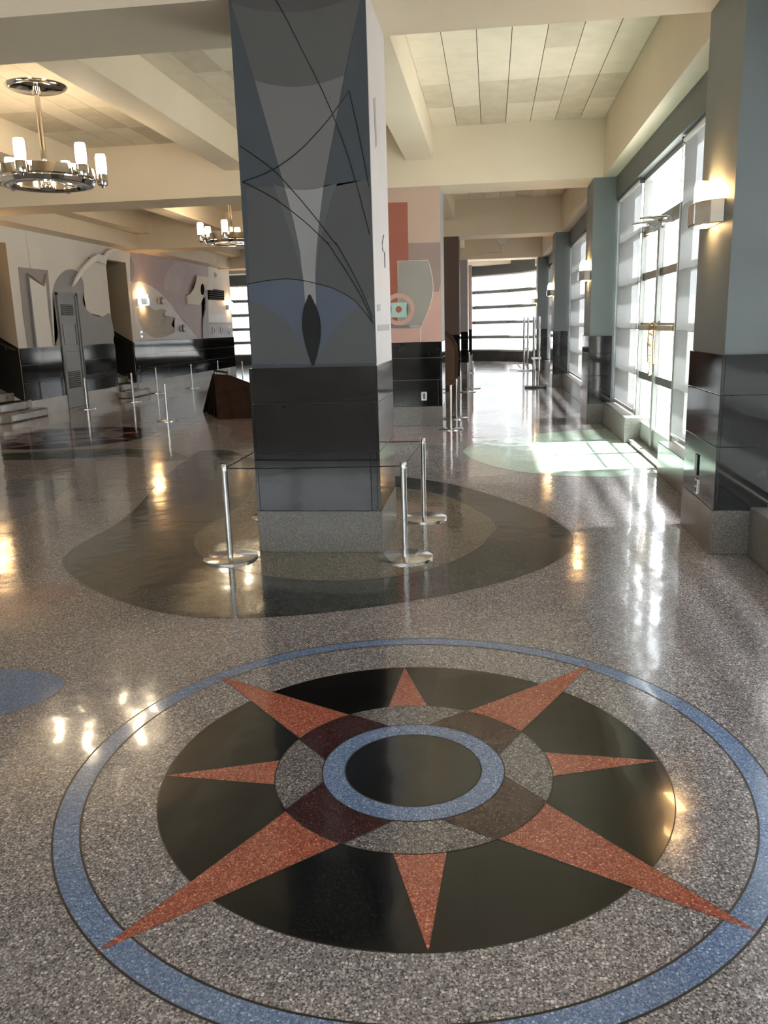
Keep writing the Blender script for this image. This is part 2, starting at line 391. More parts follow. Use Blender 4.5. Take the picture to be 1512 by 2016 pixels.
# ------------------------------------------------------------------ ceiling: slab, beams, tiles
ceiling = struct('ceiling')
obj('slab', box(new(), -14, 2.3, YBACK-.3, 41, ZC+.02, ZC+.3), GAP, ceiling)
for y in ROWS: obj('cross_beam', box(new(), XL, 1.95, y, y+DEP, ZB, ZC+.05), CREAM, ceiling)
YB = [(-1.29, -.875), (-4.14, -3.73), (-6.99, -6.58), (-8.92, -8.52)]
for a, b in YB: obj('long_beam', box(new(), a, b, YBACK, 36, ZY, ZC+.05), CREAM, ceiling)
obj('wall_beam', box(new(), 1.646, 1.95, YBACK, 33, ZB+.003, ZC+.05), CREAM, ceiling)
obj('wall_beam', box(new(), XL-.05, -8.92, YBACK, 29.75, ZB+.03, ZC+.05), CREAM, ceiling)
def tile_field(x0, x1, y0, y1, dark):
    nx = max(1, round((x1-x0)/.36)); ny = max(1, round((y1-y0)/1.12)); dx = (x1-x0)/nx; dy = (y1-y0)/ny
    bm = new(); box(bm, -dx/2+.004, dx/2-.004, -dy/2+.0006, dy/2-.0006, -.012, .02)
    me = bpy.data.meshes.new('ceiling_tile'); bmesh.ops.recalc_face_normals(bm, faces=bm.faces); bm.to_mesh(me); bm.free()
    me.materials.append(TILES[0])
    for i in range(nx):
        for j in range(ny):
            o = bpy.data.objects.new('ceiling_tile', me); COL.objects.link(o)
            o.location = (x0+(i+.5)*dx, y0+(j+.5)*dy, ZC); o.parent = ceiling
            k = 2 if (i, j) in dark else (1 if random.random() < .4 else 0)
            if k: o.material_slots[0].link = 'OBJECT'; o.material_slots[0].material = TILES[k]
b1 = (ROWS[1]+DEP, ROWS[2]); b2 = (ROWS[2]+DEP, ROWS[3])
tile_field(-.875, 1.646, *b1, {(0, 4), (1, 5), (2, 4), (2, 5), (3, 4), (4, 4), (4, 2), (5, 4), (5, 5), (6, 4)})
tile_field(-3.73, -1.29, *b1, {(2, 3), (3, 3), (4, 4), (1, 2), (5, 2)})
tile_field(-6.58, -4.14, *b1, {(6, 4), (5, 4), (5, 5), (6, 5), (4, 5), (3, 4), (1, 4), (0, 4)})
tile_field(-8.52, -6.99, *b1, {(3, 3)})
tile_field(-.875, 1.646, *b2, {(3, 4), (4, 5)})
tile_field(-6.58, -4.14, *b2, set()); tile_field(-3.73, -1.29, *b2, set()); tile_field(-8.52, -6.99, *b2, set())
for (a, b, c, d) in ((XL, 1.646, YBACK, ROWS[0]), (XL, 1.646, ROWS[0]+DEP, ROWS[1]), (XL, 1.646, ROWS[3]+DEP, ROWS[4]), (-14, 1.646, ROWS[4]+DEP, 41)):
    obj('plaster_panel', box(new(), a, b, c, d, ZC-.012, ZC+.01), CREAM, ceiling)

# ------------------------------------------------------------------ columns
def slab_faces(x0, x1, y0, y1, z0, z1, parent, courses, t=.02, split=None):
    """granite slabs on the four faces"""
    for a, b in zip(courses, courses[1:]):
        g = .002
        if split and a == courses[0]:
            obj('granite_slab', box(new(), x0, split-.001, y0-t, y0, a+g, b-g), GRAN, parent, bevel=.002)
            obj('granite_slab', box(new(), split+.001, x1, y0-t, y0, a+g, b-g), GRAN, parent, bevel=.002)
        else: obj('granite_slab', box(new(), x0, x1, y0-t, y0, a+g, b-g), GRAN, parent, bevel=.002)
        obj('granite_slab', box(new(), x0, x1, y1, y1+t, a+g, b-g), GRAN, parent, bevel=.002)
        obj('granite_slab', box(new(), x0-t, x0, y0-t, y1+t, a+g, b-g), GRAN, parent, bevel=.002)
        obj('granite_slab', box(new(), x1, x1+t, y0-t, y1+t, a+g, b-g), GRAN, parent, bevel=.002)
def column(y, label, body_mat):
    c = thing('painted_column', label, 'column', ((CXL+CXR)/2, y+DEP/2, 0), 'columns along the aisle')
    obj('plinth', box(new(), CXL, CXR, y, y+DEP, 0, ZPL), PLINTH, c, bevel=.004)
    obj('painted_shaft', box(new(), CXL+.025, CXR-.01, y+.012, y+DEP-.012, ZPL, ZB), body_mat, c)
    slab_faces(CXL+.026, CXR-.026, y+.024, y+DEP-.024, ZPL, ZWA, c, [ZPL, .735, 1.084, ZWA], .022, split=-.846)
    return c
SH_DARK = paint('mural_charcoal_slate', C(62, 70, 78), .6, .05)
col1 = column(ROWS[1], 'dark slate painted column with grey cone mural and roped stanchions around it', SH_DARK)
PINKT = paint('mural_pale_rose', C(190, 164, 150), .6, .03)
col2 = column(ROWS[2], 'pink and terracotta painted column with a round porthole mural', PINKT)
col3 = column(ROWS[3], 'dark brown painted column behind the pink one', paint('mural_dark_brown', C(92, 74, 68), .6, .05))
col4 = column(ROWS[4], 'narrow grey painted column farthest down the aisle', paint('mural_lilac_grey', C(165, 160, 165), .6, .05))

YF1 = ROWS[1]+.012
def plate_y(parent, name, px, Y, t, mat, smooth_n=0, closed=True):
    pts = [at_y(u, v, Y) for u, v in px]
    for p in pts: p.y = Y
    if smooth_n: pts = spline(pts, smooth_n)
    return obj(name, prism(new(), pts, (0, -t, 0)), mat, parent)
def clampx(pts, lo, hi):
    return [(min(max(x, lo), hi), y) for x, y in pts]
a3 = lambda x, y: (430+x/4.03, y/4.03)
a4 = lambda x, y: (430+x/3.008, 480+y/3.008)
G1 = paint('mural_grey_low', C(84, 85, 86), .6, .04); G2 = paint('mural_grey_mid', C(110, 110, 111), .6, .04)
G3 = paint('mural_grey_high', C(146, 146, 149), .6, .04); G0 = paint('mural_grey_top', C(74, 74, 75), .6, .04)
GL = paint('mural_grey_base', C(82, 86, 89), .6, .04); GB = paint('mural_slate_blue', C(80, 90, 107), .6, .04)
GM = paint('mural_grey_field', C(76, 79, 81), .6, .04); GV = paint('mural_grey_veil', C(86, 90, 92), .6, .04)
LEAF = paint('mural_black_leaf', C(22, 23, 25), .6, .04, spec=.3)
def arc(p, q, sag, n=14):
    out = []
    for k in range(n+1):
        t = k/n; out.append((p[0]+(q[0]-p[0])*t, p[1]+(q[1]-p[1])*t+sag*4*t*(1-t)))
    return out
m1 = lambda pts: [a3(*p) for p in pts]
m2 = lambda pts: [a4(*p) for p in pts]
# grey field below the dark top, slate-blue fan, quarter discs
plate_y(col1, 'mural_shape', [(484.5, 370), (540, 368), (600, 371), (660, 367), (728.5, 352), (741.5, 715), (497.5, 716.5)], YF1, .001, GM)
fan = arc(a4(178, 238), a4(400, 207), -1.5)+arc(a4(400, 207), a4(600, 240), -2)[1:]+arc(a4(600, 240), a4(800, 330), -4)[1:]+arc(a4(800, 330), a4(918, 475), -3)[1:]
plate_y(col1, 'mural_shape', fan+[a4(932, 705), a4(205, 711)], YF1, .002, GB)
ql = arc(a4(182, 338), a4(380, 445), -5)+arc(a4(380, 445), a4(556, 712), -12)[1:]
plate_y(col1, 'mural_shape', ql+[a4(205, 711)], YF1, .003, GL)
qr = arc(a4(918, 316), a4(760, 425), -3)+arc(a4(760, 425), a4(575, 712), -8)[1:]
plate_y(col1, 'mural_shape', qr+[a4(933, 705)], YF1, .003, GL)
# veil and cone
plate_y(col1, 'mural_shape', m1([(440, 1465), (520, 1700), (595, 1920)])+m2([(470, 90), (497, 180), (577, 200), (592, 60)])+m1([(805, 1920), (870, 1700), (940, 1455), (833, 1485), (680, 1500), (528, 1490)]), YF1, .004, GV)
top_arc = arc((105, 25), (1140, -50), 110); arc1 = arc((290, 640), (1000, 598), 70); arc2 = arc((528, 1490), (833, 1485), 22)
plate_y(col1, 'mural_shape', [(456.5, 8), (457.5, -60), (712, -78)]+m1(top_arc)[::-1], YF1, .0045, G0)
plate_y(col1, 'mural_shape', m1(top_arc)+m1(arc1[::-1]), YF1, .005, G1)
plate_y(col1, 'mural_shape', m1(arc1)+m1(arc2[::-1]), YF1, .005, G2)
plate_y(col1, 'mural_shape', m1(arc2)+m1([(800, 1760), (778, 2000)])+m2([(577, 120), (574, 220), (580, 360), (515, 360), (505, 220), (492, 120)])+m1([(650, 2000), (600, 1760)]), YF1, .005, G3)
leaf = spline([Vector((p[0], p[1], 0)) for p in m2([(541, 300), (562, 335), (596, 420), (607, 510), (598, 600), (565, 722), (535, 660), (508, 560), (497, 470), (505, 390), (524, 335)])], 4)
plate_y(col1, 'mural_leaf', [(p.x, p.y) for p in leaf], YF1, .016, LEAF)
def line_y(parent, px, Y, r=.0035):
    pts = [at_y(u, v, Y) for u, v in px]
    obj('mural_line', tube(new(), spline(pts, 6, False), r, 6), BLACKP, parent)
line_y(col1, m1([(440, -30), (560, 190), (700, 470), (810, 690), (905, 905), (980, 1100), (1050, 1310), (1130, 1590), (1200, 1860)]), YF1-.006)
line_y(col1, m1([(172, 1157), (425, 1340), (600, 1525), (780, 1740), (930, 1935)])+m2([(700, 0), (800, 180), (875, 335), (914, 440)]), YF1-.006)
line_y(col1, m1([(190, 1443), (420, 1352), (620, 1215), (780, 1055), (905, 905), (1037, 717)]), YF1-.006)
line_y(col1, m1([(1037, 717), (1100, 1000), (1150, 1250), (1195, 1480)]), YF1-.006)
line_y(col1, m1([(190, 1443), (420, 1560), (680, 1755), (870, 1935)])+m2([(650, 0), (775, 190), (855, 330), (912, 460)]), YF1-.006)
line_y(col1, fan, YF1-.004, .0028)
# pale side face of the first column
PALE = paint('mural_pale_lilac', C(212, 212, 218), .5, .03); PALEG = paint('mural_pale_grey', C(165, 165, 170), .5, .03)
obj('painted_side', box(new(), CXR-.011, CXR-.006, ROWS[1]+.012, ROWS[1]+DEP-.012, ZWA+.002, ZB-.001), PALE, col1)
def plate_x(parent, name, px, X, t, mat, smooth_n=0):
    pts = [at_x(u, v, X) for u, v in px]
    for p in pts: p.x = X
    if smooth_n: pts = spline(pts, smooth_n)
    return obj(name, prism(new(), pts, (t, 0, 0)), mat, parent)
XS = CXR-.006
plate_x(col1, 'mural_shape', [(735, 195), (738, 192), (741.5, 285), (739, 292)], XS, .003, PALEG)
plate_x(col1, 'mural_shape', [(743.5, 640), (766, 638), (766, 650), (744, 652)], XS, .003, PALEG)
plate_x(col1, 'mural_shape', [(742, 600), (748, 599), (748, 612), (743, 613)], XS, .003, PALEG)
tube_px = [(755.5, 463), (752.5, 478), (753, 492), (757, 497), (758, 527)]
obj('mural_line', tube(new(), [at_x(u, v, XS+.003) for u, v in tube_px], .004, 6), DOORGREY, col1)
# small unlit fitting on the hidden left flank
obj('fitting', prism(new(), [Vector((CXL+.025, 6.0, 2.95)), Vector((CXL-.02, 6.0, 3.0)), Vector((CXL-.035, 6.0, 3.12)), Vector((CXL-.02, 6.0, 3.2)), Vector((CXL+.025, 6.0, 3.24))], (0, .2, 0)), CREAM, col1)

# second column mural
YF2 = ROWS[2]+.012
c6 = lambda x, y: (740+x/6.3, 360+y/6.3)
TERRA = paint('mural_terracotta', C(158, 92, 76), .6, .05); TAUPE = paint('mural_taupe', C(150, 130, 124), .6, .04)
ROSE = paint('mural_rose', C(200, 160, 150), .6, .03); MGREY = paint('mural_stone_grey', C(152, 148, 142), .6, .04)
MINTP = paint('mural_mint', C(172, 200, 194), .6, .03); RINGP = paint('mural_pink_ring', C(198, 158, 148), .6, .03); WLINE = paint('mural_white_line', C(225, 210, 200), .6)
cx2 = lambda pts: [c6(*p) for p in pts]
left2 = 60
plate_y(col2, 'mural_shape', cx2([(left2, 250), (392, 240), (405, 960), (415, 1770), (left2+80, 1775)]), YF2, .003, TERRA)
plate_y(col2, 'mural_shape', cx2([(396, 748), (800, 738), (802, 1250), (780, 1350), (407, 1350)]), YF2, .002, TAUPE)
plate_y(col2, 'mural_shape', cx2([(410, 1250), (803, 1190), (808, 1978), (150, 1985), (145, 1790), (540, 1790)]), YF2, .0015, ROSE)
bow = [(645, 960), (672, 1040), (700, 1170), (711, 1300), (700, 1410), (660, 1560), (600, 1700), (545, 1795)]
plate_y(col2, 'mural_shape', cx2([(270, 968)]+bow+[(280, 1795)]), YF2, .005, MGREY)
obj('mural_line', tube(new(), [at_y(*c6(*p), YF2-.006) for p in [(275, 1790), (270, 968)]+bow+[(550, 1975)]], .006, 6), WLINE, col2)
cc = at_y(*c6(285, 1570), YF2); cr = (at_y(*c6(480, 1570), YF2)-cc).length
def disc_y(cx, cz, r, n=48): return [Vector((cx+r*math.cos(2*math.pi*k/n), YF2, cz+r*math.sin(2*math.pi*k/n))) for k in range(n)]
obj('mural_ring', ring_prism(new(), disc_y(cc.x, cc.z, cr), disc_y(cc.x, cc.z, cr*.72), (0, -.014, 0)), RINGP, col2)
plate_y(col2, 'mural_panel', spline_pts := cx2([(178, 1488), (390, 1482), (382, 1530), (380, 1575), (384, 1620), (392, 1665), (183, 1672), (192, 1620), (194, 1575), (190, 1530)]), YF2, .012, MINTP)
obj('mural_disc', prism(new(), disc_y(cc.x, cc.z, cr*.2), (0, -.016, 0)), TERRA, col2)
plate_y(col2, 'mural_shelf', cx2([(150, 1772), (422, 1765), (422, 1795), (152, 1802)]), YF2, .02, DOORGREY)
plate_y(col2, 'mural_shelf', cx2([(422, 1765), (540, 1764), (541, 1792), (422, 1795)]), YF2, .02, PALEG)
obj('painted_side', box(new(), CXR-.011, CXR-.006, ROWS[2]+.012, ROWS[2]+DEP-.012, ZWA+.002, ZB-.001), PALEG, col2)
op = at_y(835, 780, ROWS[2]-.004)
outlet = obj('outlet_plate', box(new(), op.x-.045, op.x+.045, ROWS[2]-.01, ROWS[2]+.002, op.z-.07, op.z+.07), STEEL, col2, bevel=.002)
obj('socket', box(new(), op.x-.02, op.x+.02, ROWS[2]-.014, ROWS[2]-.009, op.z-.045, op.z+.045), DOORGREY, outlet)
# hanging white bead chain on the second column's corner
# ------------------------------------------------------------------ right wall: pillars, kerb, header, windows
wall_right = struct('wall_right')
obj('header', box(new(), XW, 2.15, YBACK, 33, 3.36, ZC+.1), HEADER, wall_right)
def pillar(y, label, y1=None):
    p = thing('wall_pillar', label, 'pillar', (PX+.2, y+DEP/2, 0), 'pillars along the window wall')
    obj('plinth', box(new(), PX-.008, 2.12, y, y+DEP, 0, .31), PLINTH, p, bevel=.004)
    obj('painted_shaft', box(new(), PX+.015, 2.12, y+.015, y+DEP-.015, .31, ZB), SLATE, p)
    cs = [.31, .745, 1.09, 1.355]
    for a, b in zip(cs, cs[1:]):
        obj('granite_slab', box(new(), PX-.002, PX+.018, y-.005, y+DEP+.005, a+.002, b-.002), GRAN, p, bevel=.002)
        obj('granite_slab', box(new(), PX+.018, 1.85, y-.005, y+.016, a+.002, b-.002), GRAN, p, bevel=.002)
        obj('granite_slab', box(new(), PX+.018, 1.85, y+DEP-.016, y+DEP+.005, a+.002, b-.002), GRAN, p, bevel=.002)
    return p
pil1 = pillar(ROWS[1]+.02, 'nearest grey-green wall pillar, right edge, with lit sconce and granite skirt')
pil2 = pillar(ROWS[2], 'second grey-green wall pillar, just beyond the chained door')
pil3 = pillar(ROWS[3], 'third grey-green wall pillar down the window wall')
pil4 = pillar(ROWS[4], 'fourth and farthest grey-green wall pillar')
pil0 = pillar(ROWS[0], 'grey-green wall pillar behind the viewpoint')
# socket plates on the first pillar
for (z0, z1, yy, mm) in ((.47, .62, 6.18, BLACKP), (.335, .445, 6.15, STEEL)):
    pl = obj('outlet_plate', box(new(), PX-.012, PX-.001, yy-.035, yy+.035, z0, z1), mm, pil1, bevel=.002)
    if mm is STEEL:
        for dz in (.03, .08): obj('socket', box(new(), PX-.015, PX-.011, yy-.018, yy+.018, z0+dz-.016, z0+dz+.016), BLACKP, pl)

def kerb(y0, y1): obj('kerb', box(new(), 1.74, 2.15, y0, y1, 0, .335), PLINTH, wall_right, bevel=.006)
XG = 1.965
BARS = [.90, 1.50, 2.10, 2.72]
win_n = [0]
def window(y0, y1):
    win_n[0] += 1
    wd = struct('window_%d' % win_n[0], ((XG), (y0+y1)/2, .335))
    f = new(); box(f, XG-.02, XG+.06, y0, y1, .335, .40); box(f, XG-.02, XG+.06, y0, y1, 3.31, 3.37)
    box(f, XG-.02, XG+.06, y0, y0+.05, .40, 3.31); box(f, XG-.02, XG+.06, y1-.05, y1, .40, 3.31)
    obj('window_frame', f, DARKMETAL, wd)
    for z in BARS: obj('glazing_bar', box(new(), XG-.03, XG+.06, y0+.05, y1-.05, z-.04, z+.04), DARKMETAL, wd)
    zs = [.40]+BARS+[3.31]
    for a, b in zip(zs, zs[1:]): obj('pane', box(new(), XG+.02, XG+.026, y0+.05, y1-.05, a+.03, b-.03), GLASS, wd)
    return wd
blind_i = [0]
def blind(y0, y1, label, mat=BLIND, X=1.905, z0=.375):
    t = thing('roller_blind', label, 'window blind', (X, (y0+y1)/2, z0), 'roller blinds on the window wall')
    bm = new(); n = 12; f0 = []
    for i in range(n+1):
        y = y0+(y1-y0)*i/n; x = X+.004*math.sin(i*1.9)
        f0.append((bm.verts.new((x, y, z0+.02)), bm.verts.new((x, y, 3.30))))
    for a, b in zip(f0, f0[1:]): bm.faces.new((a[0], b[0], b[1], a[1]))
    obj('fabric', bm, mat, t, True)
    obj('roller_tube', cyl(new(), (X, y0, 3.315), (X, y1, 3.315), .025, seg=12), WHITEPLASTIC, t, True)
    obj('hem_bar', box(new(), X-.006, X+.006, y0, y1, z0, z0+.025), WHITEPLASTIC, t)
    for yy in (y0-.008, y1+.002): obj('bracket', box(new(), X-.03, X+.03, yy, yy+.006, 3.28, 3.345), BLACKP, t)
    obj('pull_chain', cyl(new(), (X-.028, y1-.03, 1.1), (X-.028, y1-.03, 3.29), .004, seg=6), WHITEPLASTIC, t)
    return t
P = lambda r: r+DEP
# bay beside the camera
kerb(YBACK, ROWS[0]); kerb(P(ROWS[0]), ROWS[1]+.02)
for a, b in ((YBACK+.1, ROWS[0]), (P(ROWS[0]), 2.3), (2.3, ROWS[1]+.02)): window(a, b)
blind(P(ROWS[0])+.05, 2.28, 'roller blind in the bay beside the viewpoint, far half hidden at right edge', BLIND_NEAR)
blind(2.32, ROWS[1]-.02, 'roller blind just before the nearest wall pillar', BLIND_NEAR)
# bay with the chained door
D0, D1 = 9.16, 11.42
kerb(P(ROWS[1])+.02, 8.86); kerb(11.10, ROWS[2])
window(P(ROWS[1])+.02, D0-.05); window(D1+.05, ROWS[2])
blind(P(ROWS[1])+.06, D0-.12, 'roller blind between the nearest wall pillar and the chained door')
blind(D1+.02, ROWS[2]-.03, 'roller blind between the chained door and the second wall pillar')
obj('threshold', box(new(), 1.80, 2.15, 8.86, 11.10, 0, .05), PLINTH, wall_right)
# double door with transom
door = struct('door_1', (XG, (D0+D1)/2, .05))
fr = new(); ym = (D0+D1)/2
box(fr, XG-.03, XG+.07, D0-.05, D0, .05, 3.37); box(fr, XG-.03, XG+.07, D1, D1+.05, .05, 3.37); box(fr, XG-.03, XG+.07, D0, D1, 2.68, 2.76); box(fr, XG-.03, XG+.07, D0, D1, 3.30, 3.37)
obj('door_frame', fr, FRAME, door)
obj('transom_pane', box(new(), XG+.02, XG+.026, D0, D1, 2.76, 3.30), GLASS, door)
DB = [.88, 1.50, 2.12]
for a, b, s in ((D0, ym, 1), (ym, D1, -1)):
    lf = new(); box(lf, XG-.045, XG+.03, a+.004, a+.06, .06, 2.675); box(lf, XG-.045, XG+.03, b-.06, b-.004, .06, 2.675)
    box(lf, XG-.02, XG+.025, a+.06, b-.06, .06, .28); box(lf, XG-.02, XG+.025, a+.06, b-.06, 2.61, 2.675)
    leafo = obj('door_leaf', lf, FRAME, door)
    for z in DB: obj('door_rail', box(new(), XG-.02, XG+.02, a+.06, b-.06, z-.045, z+.045), DARKMETAL, leafo)
    zs = [.28]+DB+[2.61]
    for p, q in zip(zs, zs[1:]): obj('pane', box(new(), XG, XG+.006, a+.06, b-.06, p+.03, q-.03), GLASS, leafo)
    hb = ym+(-.16 if s == 1 else .16)
    obj('pull_handle', tube(new(), [(XG-.02, hb, 1.56), (XG-.075, hb, 1.54), (XG-.085, hb, 1.30), (XG-.075, hb, 1.08), (XG-.02, hb, 1.06)], .012, 8), BRASSY, leafo, True)
    # closer
    cy0 = ym-.5*s
    obj('closer_box', box(new(), XG-.085, XG-.02, cy0-.14, cy0+.14, 2.60, 2.675), STEEL, leafo, bevel=.004)
    obj('closer_arm', tube(new(), [(XG-.055, cy0, 2.69), (XG-.30, cy0+.22*s, 2.70), (XG-.035, cy0+.42*s, 2.71)], .012, 8), STEEL, leafo)
    for hz in (.5, 1.45, 2.45): obj('hinge', cyl(new(), (XG-.025, (a+.01) if s == 1 else (b-.01), hz), (XG-.025, (a+.01) if s == 1 else (b-.01), hz+.1), .012, seg=8), STEEL, leafo)
obj('push_bar', box(new(), XG-.07, XG-.045, D0+.12, ym-.1, 1.46, 1.52), BRASSY, door, bevel=.005)
obj('push_bar', box(new(), XG-.07, XG-.045, ym+.1, D1-.12, 1.46, 1.52), BRASSY, door, bevel=.005)
chain = thing('lock_chain', 'brass chain hanging from the double door handles', 'chain', (XG-.08, ym, 1.0))
cpts = [(-.16, 1.46), (-.09, 1.40), (0, 1.43), (.09, 1.40), (.16, 1.47), (.1, 1.33), (.03, 1.28), (-.04, 1.30), (-.03, 1.22), (-.03, 1.14), (-.02, 1.06), (-.03, .98)]
for i, ((ya, za), (yb, zb)) in enumerate(zip(cpts, cpts[1:])):
    for q in range(3):
        t = (q+.5)/3; c = Vector((XG-.09, ym+ya+(yb-ya)*t, za+(zb-za)*t)); d = Vector((0, yb-ya, zb-za)).normalized(); sd = Vector((1, 0, 0)) if (i*3+q) % 2 else d.cross(Vector((1, 0, 0)))
        L = .021; pts = [c+d*(L*math.cos(a))+sd*(.011*math.sin(a)) for a in [2*math.pi*k/8 for k in range(8)]]
        obj('link', tube(new(), pts, .0045, 5, True), BRASSY, chain)
obj('padlock', box(new(), XG-.105, XG-.075, ym-.055, ym-.005, .93, .99), BRASSY, chain, bevel=.004)
# bay 2, bay 3 and the end bay
kerb(P(ROWS[2]), ROWS[3]); kerb(P(ROWS[3]), ROWS[4])
ymid = (P(ROWS[2])+ROWS[3])/2
window(P(ROWS[2]), ymid); window(ymid, ROWS[3])
blind(P(ROWS[2])+.05, ymid-.02, 'near roller blind between the second and third wall pillars')
blind(ymid+.02, ROWS[3]-.04, 'far roller blind between the second and third wall pillars')
ymid = (P(ROWS[3])+ROWS[4])/2
window(P(ROWS[3]), ymid); window(ymid, ROWS[4])
blind(P(ROWS[3])+.05, ymid-.02, 'near roller blind between the third and fourth wall pillars')
blind(ymid+.02, ROWS[4]-.04, 'far roller blind between the third and fourth wall pillars')
kerb(31.9, 33)
window(P(ROWS[4]), 31.9); window(31.9, 33)

# ------------------------------------------------------------------ far curved window wall
wall_far = struct('wall_far')
ARC = spline([Vector(p) for p in ((1.95, 32.9, 0), (1.55, 34.2, 0), (.7, 35.5, 0), (-.75, 36.6, 0), (-2.9, 37.4, 0), (-5.6, 37.8, 0), (-8.6, 37.9, 0), (-11.5, 37.6, 0), (-13.6, 37.2, 0))], 4, False)
def arc_wall(name, pts, z0, z1, off, t, mat, parent):
    bm = new(); n = len(pts); L = []
    for i, p in enumerate(pts):
        a = pts[max(i-1, 0)]; b = pts[min(i+1, n-1)]; d = (b-a).normalized(); nn = Vector((d.y, -d.x, 0))   # outwards
        if nn.y < 0: nn = -nn
        L.append([bm.verts.new(p+nn*off+Vector((0, 0, z))) for z in (z0, z1)]+[bm.verts.new(p+nn*(off+t)+Vector((0, 0, z))) for z in (z0, z1)])
    for A, B in zip(L, L[1:]):
        bm.faces.new((A[0], B[0], B[1], A[1]))
        if t:
            bm.faces.new((A[2], A[3], B[3], B[2])); bm.faces.new((A[0], A[2], B[2], B[0])); bm.faces.new((A[1], B[1], B[3], A[3]))
    return obj(name, bm, mat, parent)
ZFT, ZFB = 3.58, .44
arc_wall('header', ARC, ZFT, ZC+.1, 0, .3, HEADER, wall_far)
DARKBASE = paint('dark_stone_base', (.05, .045, .04, 1), .35, .2, 3)
arc_wall('kerb', ARC, 0, ZFB-.02, -.06, .4, DARKBASE, wall_far)
FBARS = [1.01, 1.62, 2.25, 2.88]
segs = [(0, 4), (4, 8), (8, 12), (12, 16), (16, 20), (20, 24), (24, 28), (28, 32)]
FAR_LABELS = ['rightmost bright blind on the far curved wall', 'second bright blind from the right on the far curved wall', 'bright far blind mostly behind the aisle columns', 'bright far blind directly behind the slate column', 'far curved blind hidden behind the slate column', 'far curved blind just right of the mural wall end', 'far curved blind showing past the mural wall end', 'leftmost far curved blind beyond the mural wall']
for k, (a, b) in enumerate(segs):
    pts = ARC[a:b+1]
    if len(pts) < 2: continue
    win_n[0] += 1; wd = struct('window_%d' % win_n[0], tuple(pts[0]))
    for z in FBARS: arc_wall('glazing_bar', pts, z-.065, z+.065, .05, .09, DARKMETAL, wd)
    arc_wall('window_frame', pts, ZFB-.02, ZFB+.05, .075, .09, DARKMETAL, wd); arc_wall('window_frame', pts, ZFT-.06, ZFT, .075, .09, DARKMETAL, wd)
    zs = [ZFB+.05]+FBARS+[ZFT-.06]
    for p, q in zip(zs, zs[1:]): arc_wall('pane', pts, p+.04, q-.04, .12, .006, GLASS, wd)
    p0, p1 = pts[0], pts[-1]; e = (pts[1]-pts[0]).normalized()*.02; e2 = (pts[-1]-pts[-2]).normalized()*.02
    bp = [pts[0]+e]+pts[1:-1]+[pts[-1]-e2]
    t = thing('roller_blind', FAR_LABELS[k], 'window blind', (p0+p1)/2+Vector((0, 0, ZFB)), 'roller blinds on the far curved wall')
    arc_wall('fabric', bp, ZFB+.04, ZFT-.05, .03, 0, BLIND_FAR, t)
    arc_wall('hem_bar', bp, ZFB+.01, ZFB+.04, .022, .016, WHITEPLASTIC, t)
    arc_wall('roller_tube', bp, ZFT-.055, ZFT-.005, .01, .04, WHITEPLASTIC, t)
# engaged pier at the far wall in line with the columns
pier = thing('wall_pillar', 'brown pier against the far curved wall, in line with the columns', 'pillar', (-1.2, 35.9, 0))
obj('plinth', box(new(), -1.7, -.80, 35.5, 36.4, 0, .31), PLINTH, pier)
obj('granite_slab', box(new(), -1.69, -.81, 35.51, 36.4, .31, 1.355), GRAN, pier)
obj('painted_shaft', box(new(), -1.68, -.82, 35.52, 36.4, 1.355, ZC), paint('mural_tan_brown', C(140, 115, 102), .6), pier)
obj('far_beam', box(new(), -14, 1.9, 35.4, 36.3, 3.95, ZC+.05), CREAM, ceiling)

# ------------------------------------------------------------------ left wall with stair openings, wainscot and murals
wall_left = struct('wall_left')
A0, A1, B0, B1 = 15.66, 19.92, 21.08, 29.75
ZO = 3.385
OY = 14.62
ZLW = 1.365
obj('plaster', box(new(), XL-.25, XL, A0, A1, 0, ZC), WHITEWALL, wall_left)
obj('plaster', box(new(), XL-.25, XL, B0, B1, 0, ZC), WHITEWALL, wall_left)
obj('plaster', box(new(), XL-.25, XL, YBACK, OY, 0, ZC), WHITEWALL, wall_left)
obj('lintel', box(new(), XL-.25, XL, OY, A0, ZO, ZC), WHITEWALL, wall_left)
obj('lintel', box(new(), XL-.25, XL, A1, B0, ZO, ZC), WHITEWALL, wall_left)
obj('end_return', box(new(), -14, XL-.25, B1-.25, B1, 0, ZC), WHITEWALL, wall_left)
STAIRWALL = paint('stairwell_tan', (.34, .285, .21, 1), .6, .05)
# stairwells behind the openings
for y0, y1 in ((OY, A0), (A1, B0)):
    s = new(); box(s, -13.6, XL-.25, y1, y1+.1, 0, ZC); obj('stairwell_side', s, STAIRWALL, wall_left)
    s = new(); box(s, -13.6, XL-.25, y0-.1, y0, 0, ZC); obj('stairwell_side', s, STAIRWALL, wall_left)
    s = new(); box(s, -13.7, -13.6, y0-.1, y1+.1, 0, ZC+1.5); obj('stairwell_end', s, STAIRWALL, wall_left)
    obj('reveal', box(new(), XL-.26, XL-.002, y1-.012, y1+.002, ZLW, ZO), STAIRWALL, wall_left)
# wainscot slabs and plinths
def wains(y0, y1, n):
    w_ = (y1-y0)/n
    zc = [.30, .66, 1.02, ZLW]
    for r_, (a, b) in enumerate(zip(zc, zc[1:])):
        for k in range(n):
            obj('granite_slab', box(new(), XL, XL+.022+.0015*((k+r_) % 2), y0+k*w_+.002, y0+(k+1)*w_-.002, a+.002, b-.002), GRAN, wall_left)
    obj('plinth', box(new(), XL, XL+.03, y0, y1, 0, .30), paint('pale_plinth', (.42, .42, .40, 1), .25), wall_left)
DL0, DL1 = 17.33, 18.12
wains(A0, DL0-.03, 2); wains(DL1+.03, A1, 2); wains(B0, B1, 8)
